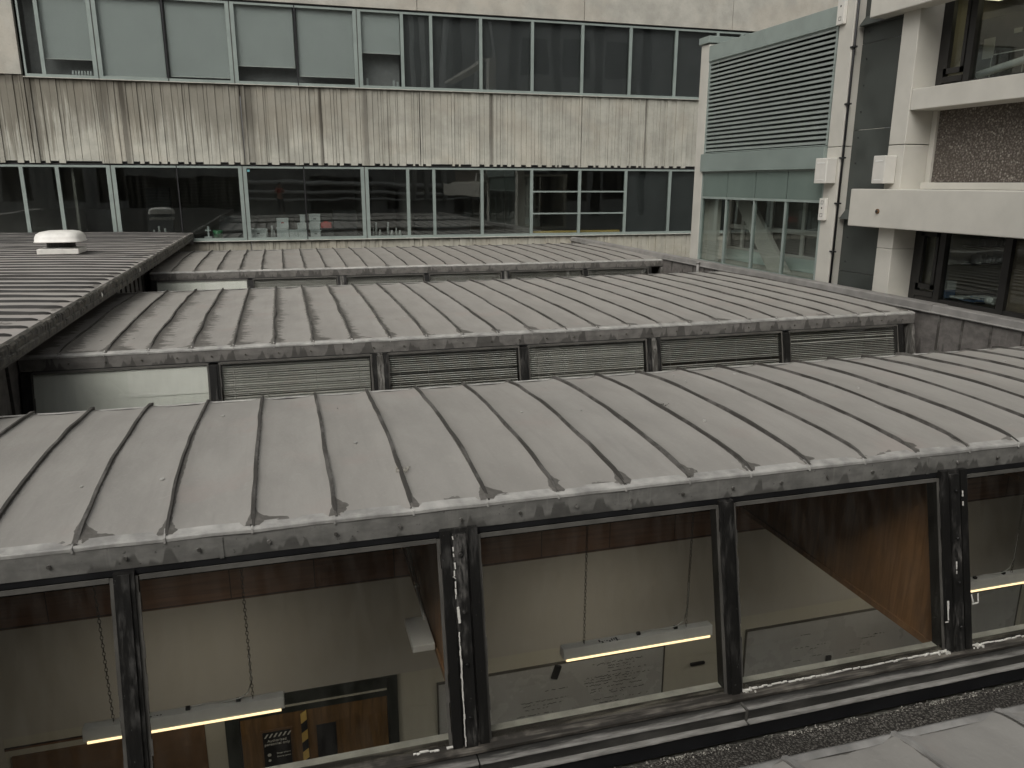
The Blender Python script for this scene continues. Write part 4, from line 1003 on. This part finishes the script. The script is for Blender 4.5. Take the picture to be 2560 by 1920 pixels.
# ------------------------------------------------------------------ louvred plant tower
tw = thing('louvred_tower', 'green clad plant tower with a tall louvre screen between white posts', 'building', (21, 32, -15.5))
XT = 20.8
m = MB(); m.box(XT-.03, XT+.6, 37.08, 37.88, -8, 6.62); m.build('corner_post', 'white', tw, bevel=.02)
m = MB(); m.box(XT-.13, 24.5, 37.0, 38.0, 6.66, 6.98); m.build('post_cap', 'green', tw, bevel=.02)
m = MB(); m.box(XT+.35, 24.4, 37.05, 37.9, 5.5, 6.62); m.build('end_fascia', 'green2', tw)
for a, b in ((27.45, 32.28), (32.30, 37.04)):
    m = MB(); m.box(XT-.06, XT+.2, a, b, 5.79, 6.50); m.build('top_fascia', 'green', tw, bevel=.01)
m = MB(); m.box(XT+.45, XT+.5, 27.5, 37.0, 1.4, 5.8); m.build('louvre_backing', 'black', tw)
n = 22
m = MB()
for i in range(n):
    z = 1.60+i*(4.12/(n-1)); 
    pr = [(XT+.0, z-.075), (XT+.015, z-.088), (XT+.05, z-.07), (XT+.26, z+.085), (XT+.24, z+.10), (XT+.02, z+.015)]
    m.prismy(pr, 27.56, 36.93)
m.build('louvre_blades', 'louvre', tw)
m = MB(); m.box(XT-.02, XT+.45, 27.46, 27.56, 1.44, 5.79); m.box(XT-.02, XT+.45, 36.93, 37.05, 1.44, 5.79); m.box(XT-.01, XT+.4, 27.56, 36.93, 1.44, 1.475); m.box(XT+.0, XT+.4, 27.56, 36.93, 5.745, 5.79); m.build('louvre_frame', 'green', tw)
m = MB(); m.box(XT-.16, XT+.3, 27.42, 37.1, .56, 1.41); m.build('belt_fascia', 'green2', tw, bevel=.015)
ws = [27.5, 29.87, 32.27, 34.66, 37.0]
for a, b in zip(ws[:-1], ws[1:]):
    m = MB(); m.box(XT, XT+.16, a+.001, a+.05, -3.86, -.70); m.box(XT, XT+.16, b-.05, b-.001, -3.86, -.70); m.box(XT-.01, XT+.17, a+.001, b-.001, -.76, -.66); m.box(XT-.01, XT+.17, a+.001, b-.001, -3.95, -3.84)
    w = m.build('window', 'green', tw)
    m = MB(); m.box(XT+.05, XT+.07, a+.04, b-.04, -3.84, -.76); m.build('glass_pane', 'glass_d', w)
    m = MB(); m.box(XT+.02, XT+.1, a+.03, b-.03, -.655, .50); m.build('spandrel_glass', 'green3', tw)
m = MB(); m.box(XT+.05, XT+.12, 27.52, 36.98, -.655, .5); m.build('joint_backing', 'rubber', tw)
m = MB(); m.box(XT-.01, XT+.15, 27.5, 37, .501, .56)
m.box(XT-.01, XT+.2, 27.40, 27.499, -3.95, .56); m.box(XT-.01, XT+.2, 37.001, 37.08, -3.95, .56); m.build('surround_trim', 'green', tw)
m = MB(); m.box(XT+.17, 25.5, 27.42, 37.9, -4.15, -3.96); m.box(XT+.2, 25.5, 27.42, 37.9, .6, .75); m.box(25.2, 25.5, 27.42, 37.9, -3.95, .6); m.box(XT+.22, 25.2, 27.42, 27.6, -3.95, .6); m.build('inner_shell', 'greywall', tw)
# inner braced frame and windows across
m = MB(); m.hexa([(22.0, 31.0, -3.95), (22.2, 31.0, -3.95), (22.2, 32.6, -3.95), (22.0, 32.6, -3.95), (22.0, 35.1, -.2), (22.2, 35.1, -.2), (22.2, 36.5, -.2), (22.0, 36.5, -.2)]); m.build('diagonal_brace', 'white', tw)
m = MB(); m.box(22.9, 23.0, 27.6, 37.8, -3.95, -3.36); m.build('inner_panels', simple('inner_pale_panel', (.62, .70, .65), .5, 0, .03), tw)
m = MB()
for y in (27.7, 28.9, 31.4, 33.9, 36.4, 37.7): m.box(22.9, 23.0, y-.11, y+.11, -3.27, .5)
m.box(22.91, 22.99, 27.7, 37.7, -2.3, -2.08); m.box(22.87, 23.01, 27.7, 37.7, -3.36, -3.24); m.build('inner_windows', 'white2', tw)
m = MB(); m.box(23.1, 23.15, 27.6, 37.8, -3.95, .5); m.build('dark_backing', 'room', tw)
m = MB(); m.box(21.3, 21.5, 36.2, 37.8, -3.95, .3); m.build('inner_pier', 'white', tw)
# right post of the tower
m = MB(); m.box(XT-.03, XT+.7, 26.58, 27.40, -8, 1.36); m.box(XT-.03, XT+.7, 26.58, 27.40, 1.38, 12); m.build('corner_post', 'white', tw, bevel=.02)
m = MB(); m.tube([(XT+.02, 26.50, -4), (XT+.02, 26.50, 12)], .045, 8)
for z in (-2.6, -.75, .95, 2.9, 4.9, 6.9): m.box(XT-.07, XT+.06, 26.36, 26.62, z-.03, z+.03)
o = m.build('cable_pipe', 'rubber', tw)

# ------------------------------------------------------------------ white office building at right
wb_ = thing('white_office_building', 'white concrete office wing with deep beams and dark framed windows at right', 'building', (22, 18, -15.5))
XB = 20.8
m = MB()
for z0_, z1_ in ((-8, -3.35), (-3.33, -1.32), (-1.0, 1.95), (1.97, 5.0), (5.02, 12)): m.box(XB+.42, XB+.5, 24.1, 26.56, z0_, z1_)
m.build('dark_cladding', 'dark_panel', wb_)
for z in (-1.33, 5.6):
    m = MB(); m.hexa([(XB+.12, 24.13, z), (XB+.5, 24.13, z), (XB+.5, 26.5, z), (XB+.12, 26.5, z), (XB+.40, 24.13, z+.35), (XB+.5, 24.13, z+.35), (XB+.5, 26.5, z+.35), (XB+.40, 26.5, z+.35)])
    m.build('cladding_hood', 'dark_panel', wb_)
m = MB()
for y in (24.45, 26.25):
    z = -3.9
    while z < 8:
        m.tube([(XB+.425, y, z), (XB+.40, y, z)], .028, 8); z += .93
m.build('cladding_bolts', 'rubber', wb_)
m = MB(); m.box(XB, 22.2, 23.35, 24.12, -8, -2.26); m.box(XB, 22.2, 23.35, 24.12, -2.25, 1.30); m.box(XB, 22.2, 23.35, 24.12, 1.325, 12); m.build('column', 'white', wb_, bevel=.02)
m = MB(); m.box(20.30, 22.0, 5, 25.20, -1.52, -.19); m.build('balcony_beam', 'white', wb_, bevel=.03)
m = MB(); m.box(20.30, 21.0, 5, 25.20, 5.62, 7.2); m.build('balcony_beam', 'white', wb_, bevel=.03)
m = MB(); m.box(XB+.03, 22.0, 5, 23.34, 2.42, 3.10); m.build('ledge_beam', 'white', wb_, bevel=.02)
m = MB(); m.box(XB+.05, 22.0, 5, 23.34, -4.3, -4.06); m.build('sill_beam', 'white', wb_, bevel=.02)
m = MB(); m.box(21.9, 22.3, 5, 23.3, .05, 2.42); m.build('pebble_panel', 'pebble', wb_)
m = MB(); m.box(21.80, 22.05, 23.12, 23.34, -.18, 2.41); m.box(21.45, 22.0, 5, 23.12, -.18, .04); m.build('panel_trim', 'white', wb_, bevel=.01)
m = MB(); m.box(20.80, 22.0, 5, 25, 12, 12.3); m.box(22.3, 22.6, 5, 23.3, -4.2, -8); m.build('rear_structure', 'white', wb_)
XWn = 21.75
def owin(z0, z1, y_hi, parts_):
    m = MB(); m.box(XWn, XWn+.2, 5, y_hi, z0, z0+.16); m.box(XWn, XWn+.2, 5, y_hi, z1-.08, z1)
    for a, b in parts_: m.box(XWn-.02, XWn+.2, a, b, z0+.02, z1-.02)
    # opening casement
    a, b = parts_[1][1], parts_[0][0]
    m.box(XWn-.05, XWn+.1, a+.02, b-.02, z0+.45, z0+.62); m.box(XWn-.05, XWn+.1, a+.02, a+.14, z0+.45, z1-.1); m.box(XWn-.05, XWn+.1, b-.16, b-.02, z0+.45, z1-.1); m.box(XWn-.05, XWn+.1, a+.02, b-.02, z1-.28, z1-.1)
    m.box(XWn-.04, XWn+.1, a+.02, b-.02, z0+.18, z0+.36)
    o = m.build('window', 'blackframe', wb_)
    m = MB(); m.box(XWn+.10, XWn+.115, 5, y_hi-.1, z0+.1, z1-.05); m.build('glass_pane', 'glass_d', o)
owin(-4.05, -1.5, 23.33, ((23.05, 23.33), (21.95, 22.20), (19.35, 19.62), (15, 15.2)))
owin(3.11, 6.12, 23.33, ((23.05, 23.33), (21.95, 22.20), (18.0, 18.2), (13, 13.2)))
m = MB(); m.box(XWn+.12, XWn+.14, 15.2, 19.35, -3.9, -1.55); m.build('brown_screen', simple('brown_screen', (.13, .10, .07), .8), wb_)
for z0_, z1_, k in ((-4.0, -1.5, 0), (3.15, 6.15, 1)):
    m = MB(); m.box(XWn+.2, 29, 5, 24.2, z0_-.12, z0_-.02); m.box(XWn+.2, 29, 5, 24.2, z1_+.02, z1_+.12); m.box(28.8, 29, 5, 24.2, z0_, z1_); m.box(XWn+.6, 29, 24.1, 24.25, z0_, z1_)
    m.build('office_room', simple('office_wall_%d' % k, (.62, .58, .48) if k == 0 else (.34, .31, .24), .9, 0, .05, .7), wb_)
m = MB(); m.box(22.6, 28, 21.2, 22.9, -3.99, -3.9); m.box(24.6, 28.5, 23.4, 24.0, -2.95, -2.88); m.box(24.6, 28.5, 23.4, 24.0, -2.3, -2.25); m.box(23.6, 24.4, 12, 24.0, 3.2, 5.45)
m.build('office_shelves', simple('shelf_grey', (.10, .09, .08), .8), wb_)
m = MB(); m.box(22.4, 22.6, 22.5, 22.85, -4.0, -1.5); m.build('inner_pier', 'white', wb_)
m = MB()
for i in range(26): x = 24.8+i*.13; h = rnd(.2, .42); m.box(x, x+rnd(.05, .11), 23.5, 23.9, -2.88 if i % 2 else -2.25, (-2.88 if i % 2 else -2.25)+h)
m.build('books', 'slat', wb_)
m = MB(); m.box(23.1, 24.0, 17, 23.4, 6.04, 6.12); m.build('ceiling_lamp', emit('office_lamp', (1, .90, .58), 1.4), wb_)
m = MB(); m.box(23.57, 23.59, 22.9, 23.35, 4.15, 4.8); m.box(23.57, 23.59, 21.9, 22.2, 4.8, 4.95); m.box(23.57, 23.59, 20.8, 21.3, 4.7, 4.85); m.build('pinned_papers', 'paper', wb_)
# items on desks
r = thing('carton', 'white and blue carton standing inside the lower right window', 'box', (22.25, 21.6, -3.9)); bx('lower_half', 'blue', r, 22.2, 22.6, 22.1, 22.7, -3.88, -3.60); bx('upper_half', 'box', r, 22.2, 22.6, 22.1, 22.7, -3.599, -3.30)
r = thing('paper_stack', 'heap of white and blue papers on the desk inside the lower right window', 'papers', (22.3, 20.5, -3.9))
m = MB()
for i in range(9): x = 22.0+rnd(0, .3); y = 20.2+rnd(0, 1.4); z = -3.88+i*.025; m.box(x, x+.5, y, y+.6, z, z+.02, i % 3 == 1)
m.build('sheets', ['paper', 'blue'], r)
m = MB(); m.tube([(22.1, 20.0, -3.7), (22.1, 20.3, -3.7)], .12, 14); m.build('roll', 'paper', r)
m = MB(); m.tube([(22.3, 22.15, 3.46), (22.3, 20.2, 3.74)], .115, 14); m.build('paper_roll', 'paper', label='long white paper roll leaning inside the upper right window', cat='paper roll')
r = thing('rail_frame', 'thin pale metal rail frame inside the upper right window', 'rail', (22.6, 20, 3.3))
m = MB(); m.tube([(22.4, 21.8, 3.3), (22.4, 21.8, 4.03), (22.4, 20.6, 4.03), (22.4, 20.6, 3.3)], .022, 6); m.build('rail', 'rearpipe', r)

# wall boxes
def wbox(y0, y1, z0, z1, x0, x1, label, small=False):
    r = thing('wall_box', label, 'wall box', ((x0+x1)/2, (y0+y1)/2, z0), 'white boxes fixed to the posts')
    if not small:
        m = MB(); m.box(x0, x1, y0, y1, z0, z1); m.build('body', 'white2', r, bevel=.025)
        m = MB(); m.box(x0-.012, x0, y0+.12, y1-.12, z1-.20, z1-.17); m.box(x0-.012, x0, y0+.12, y1-.12, z0+.12, z0+.14); m.build('cover_lines', 'lampwhite', r)
    else:
        m = MB(); m.box(x0, x1, y0, y1, z0, z1); m.build('body', 'white2', r, bevel=.015)
        m = MB()
        for zz in (z1-.16, z0+.2):
            c = (y0+y1)/2
            m.box(x0-.006, x0, c-.07, c+.07, zz-.07, zz-.055); m.box(x0-.006, x0, c-.07, c+.07, zz+.055, zz+.07); m.box(x0-.006, x0, c+.055, c+.07, zz-.055, zz+.055); m.box(x0-.006, x0, c-.07, c-.055, zz-.055, zz+.055)
        m.tube([(x0-.008, (y0+y1)/2, (z0+z1)/2+.05), (x0, (y0+y1)/2, (z0+z1)/2+.05)], .04, 8); m.build('sockets', 'bead', r)
wbox(26.72, 27.42, .0, .95, 20.30, 20.76, 'white box halfway up the right post of the louvred tower')
wbox(23.62, 24.20, .0, .95, 20.30, 20.79, 'white box on the white column just above the big balcony beam')
wbox(27.02, 27.38, -1.42, -.57, 20.62, 20.76, 'narrow white unit with three openings below the tower box', True)
wbox(27.02, 27.42, 5.78, 6.95, 20.62, 20.76, 'narrow white unit with openings at the top of the tower post', True)
r = thing('wall_bolt', 'rusty round bolt head on the end of the big white beam', 'bolt', (20.27, 23.69, -.97)); m = MB(); m.tube([(20.30, 23.69, -.95), (20.26, 23.69, -.95)], .085, 14); m.build('washer', 'cork', r); m = MB(); m.tube([(20.26, 23.69, -.95), (20.22, 23.69, -.95)], .045, 6); m.build('head', 'rubber', r)

# ------------------------------------------------------------------ what the glass mirrors: the wing behind the photographer
rw = thing('rear_wing', 'long grey wing with ducts and columns, mirrored in the window glass', 'building', (8, -30, -15.5))
m = MB(); m.box(-60, 110, -34, -30, -15.5, 30); m.build('wall', 'rear', rw)
m = MB()
for k in range(9): z = -4.2+k*.5; m.box(-22, -6, -30.35, -30, z, z+.24)
m.build('louvres', 'rearpipe', rw)
m = MB(); m.box(-23, -5, -30.1, -30, -4.6, .8); m.build('louvre_backing', 'black', rw)
m = MB(); m.box(5, 15, -30.3, -30, -6.5, .9); m.box(17.5, 19.5, -30.3, -30, -4.5, -1.0); m.build('ochre_bay', 'ochre', rw)
m = MB(); m.tube([(-6, -29, -.0), (16, -29, -.25), (34, -29, -.9)], .36, 12); m.tube([(-6, -29, -1.5), (16, -29, -1.7), (34, -29, -2.1)], .28, 12); m.tube([(-6, -29, -2.7), (34, -29, -2.9)], .18, 12)
for x in (22, 24.5, 27.2, 33, 36.5): m.tube([(x, -28.8, -3), (x+rnd(-.6, .6), -28.8, 12), (x+rnd(-1, 1), -28.8, 26)], rnd(.25, .6), 12)
m.build('ducts', 'rearpipe', rw)
for x in (29.5, 39.5, 47, 55, 64): m = MB(); m.box(x, x+1.6, -30.8, -30, -6, 27); m.build('column', 'white', rw)
m = MB()
for x in (41.5, 49.2, 57): m.box(x, x+4.8, -30.08, -30, 10, 15); m.box(x, x+4.8, -30.08, -30, 18, 24); m.box(x, x+4.8, -30.08, -30, -3, 2)
m.build('window_band', 'black', rw)
m = MB(); m.hexa([(31, -30.9, 13), (34, -30.9, 13), (34, -30.2, 13), (31, -30.2, 13), (39, -30.9, 26), (42, -30.9, 26), (42, -30.2, 26), (39, -30.2, 26)]); m.build('raking_beam', 'white', rw)
m = MB()
for x in (-40, -33, -27): m.box(x, x+4, -30.1, -30, -3, 2)
for x in (-4, 0, 20, 24): m.box(x, x+1.5, -30.1, -30, 2, 6)
m.build('window_openings', 'black', rw)
m = MB()
for x, z in ((-38, -5.2), (-28, -4.6), (-3, -5), (1, -6)): m.box(x, x+3.4, -25, -22, -7.8, z)
m.build('roof_plant', 'white', rw)

# ------------------------------------------------------------------ photographer, mirrored in the glass
def person():
    g = -3.97           # roof underfoot, bays
    J = [('pel', 0, -1.0, g+1.92, .30), ('wai', 0, -1.0, g+2.3, .27), ('che', 0, -1.02, g+2.85, .33), ('nec', 0, -1.0, g+3.22, .12), ('hd1', 0, -.97, g+3.40, .19), ('hd2', 0, -.97, g+3.58, .22), ('hd3', 0, -.98, g+3.74, .14),
         ('shL', -.36, -1.02, g+3.02, .16), ('elL', -.56, -.72, g+2.62, .105), ('wrL', -.20, -.42, g+3.20, .07),
         ('shR', .36, -1.02, g+3.02, .16), ('elR', .56, -.72, g+2.62, .105), ('wrR', .20, -.42, g+3.20, .07),
         ('hiL', -.18, -1.0, g+1.75, .24), ('knL', -.22, -.95, g+.98, .15), ('anL', -.24, -1.03, g+.20, .09), ('toL', -.27, -.70, g+.07, .08),
         ('hiR', .18, -1.0, g+1.75, .24), ('knR', .22, -.93, g+.98, .15), ('anR', .24, -1.0, g+.20, .09), ('toR', .27, -.68, g+.07, .08)]
    E = [('pel', 'wai'), ('wai', 'che'), ('che', 'nec'), ('nec', 'hd1'), ('hd1', 'hd2'), ('hd2', 'hd3'), ('che', 'shL'), ('shL', 'elL'), ('elL', 'wrL'), ('che', 'shR'), ('shR', 'elR'), ('elR', 'wrR'),
         ('pel', 'hiL'), ('hiL', 'knL'), ('knL', 'anL'), ('anL', 'toL'), ('pel', 'hiR'), ('hiR', 'knR'), ('knR', 'anR'), ('anR', 'toR')]
    # five fingers each hand, curled round the phone
    for sgn, nm in ((-1, 'L'), (1, 'R')):
        for k in range(4):
            J.append(('f%s%da' % (nm, k), sgn*.17, -.36, g+3.24+k*.045, .022)); J.append(('f%s%db' % (nm, k), sgn*.11, -.30, g+3.27+k*.045, .018)); E += [('wr'+nm, 'f%s%da' % (nm, k)), ('f%s%da' % (nm, k), 'f%s%db' % (nm, k))]
        J.append(('t'+nm, sgn*.13, -.40, g+3.18, .022)); E.append(('wr'+nm, 't'+nm))
    ix = {j[0]: i for i, j in enumerate(J)}
    root = thing('person', 'person in red jacket and dark trousers holding up a phone, mirrored in the glass', 'person', (0, -1.0, g))
    org = ORG[root.name]
    def skin(name, names, mat, grow=0.0, sub=1):
        vs = [j for j in J if j[0] in names]; ii = {j[0]: i for i, j in enumerate(vs)}
        me = bpy.data.meshes.new(name); me.from_pydata([W(*j[1:4])-org for j in vs], [(ii[a], ii[b]) for a, b in E if a in ii and b in ii], [])
        o = bpy.data.objects.new(name, me); COL.objects.link(o); o.parent = root; ORG[o.name] = org
        o.modifiers.new('skin', 'SKIN'); o.modifiers.new('sub', 'SUBSURF').render_levels = 2
        me.materials.append(M[mat])
        sk = me.skin_vertices[0] if me.skin_vertices else None
        if sk is None:
            bpy.context.view_layer.objects.active = o; bpy.ops.mesh.customdata_skin_add(); sk = me.skin_vertices[0]
        for i, j in enumerate(vs):
            r_ = (j[4]+grow)*U; sk.data[i].radius = (r_, r_); sk.data[i].use_root = (i == 0)
        return o
    skin('body', [j[0] for j in J], 'skin')
    skin('red_jacket', ['wai', 'che', 'shL', 'elL', 'shR', 'elR'], 'red', .05)
    skin('trousers', ['pel', 'hiL', 'knL', 'anL', 'hiR', 'knR', 'anR'], 'denim', .03)
    m = MB(); rbox(m, 0, -1.0, [(g+3.55, .20, .22), (g+3.75, .215, .22), (g+3.9, .16, .17), (g+3.95, .02, .02)], 2.2, 16); m.build('hair', 'hair', root)
    for sx in (-.07, .07):
        m = MB(); m.tube([(sx, -.755, g+3.60), (sx, -.735, g+3.60)], .02, 8); m.build('eye', 'rubber', root)
    m = MB(); m.tube([(0, -.77, g+3.60), (0, -.70, g+3.50)], [.02, .035], 6); m.build('nose', 'skin', root)
    m = MB(); m.tube([(-.06, -.765, g+3.41), (.06, -.765, g+3.41)], .016, 6); m.build('mouth', 'red', root)
    ph = MB().box(-.15, .15, -.30, -.27, g+3.22, g+3.42).build('phone', 'rubber', label='black phone held up by the person in red', cat='phone')
person()
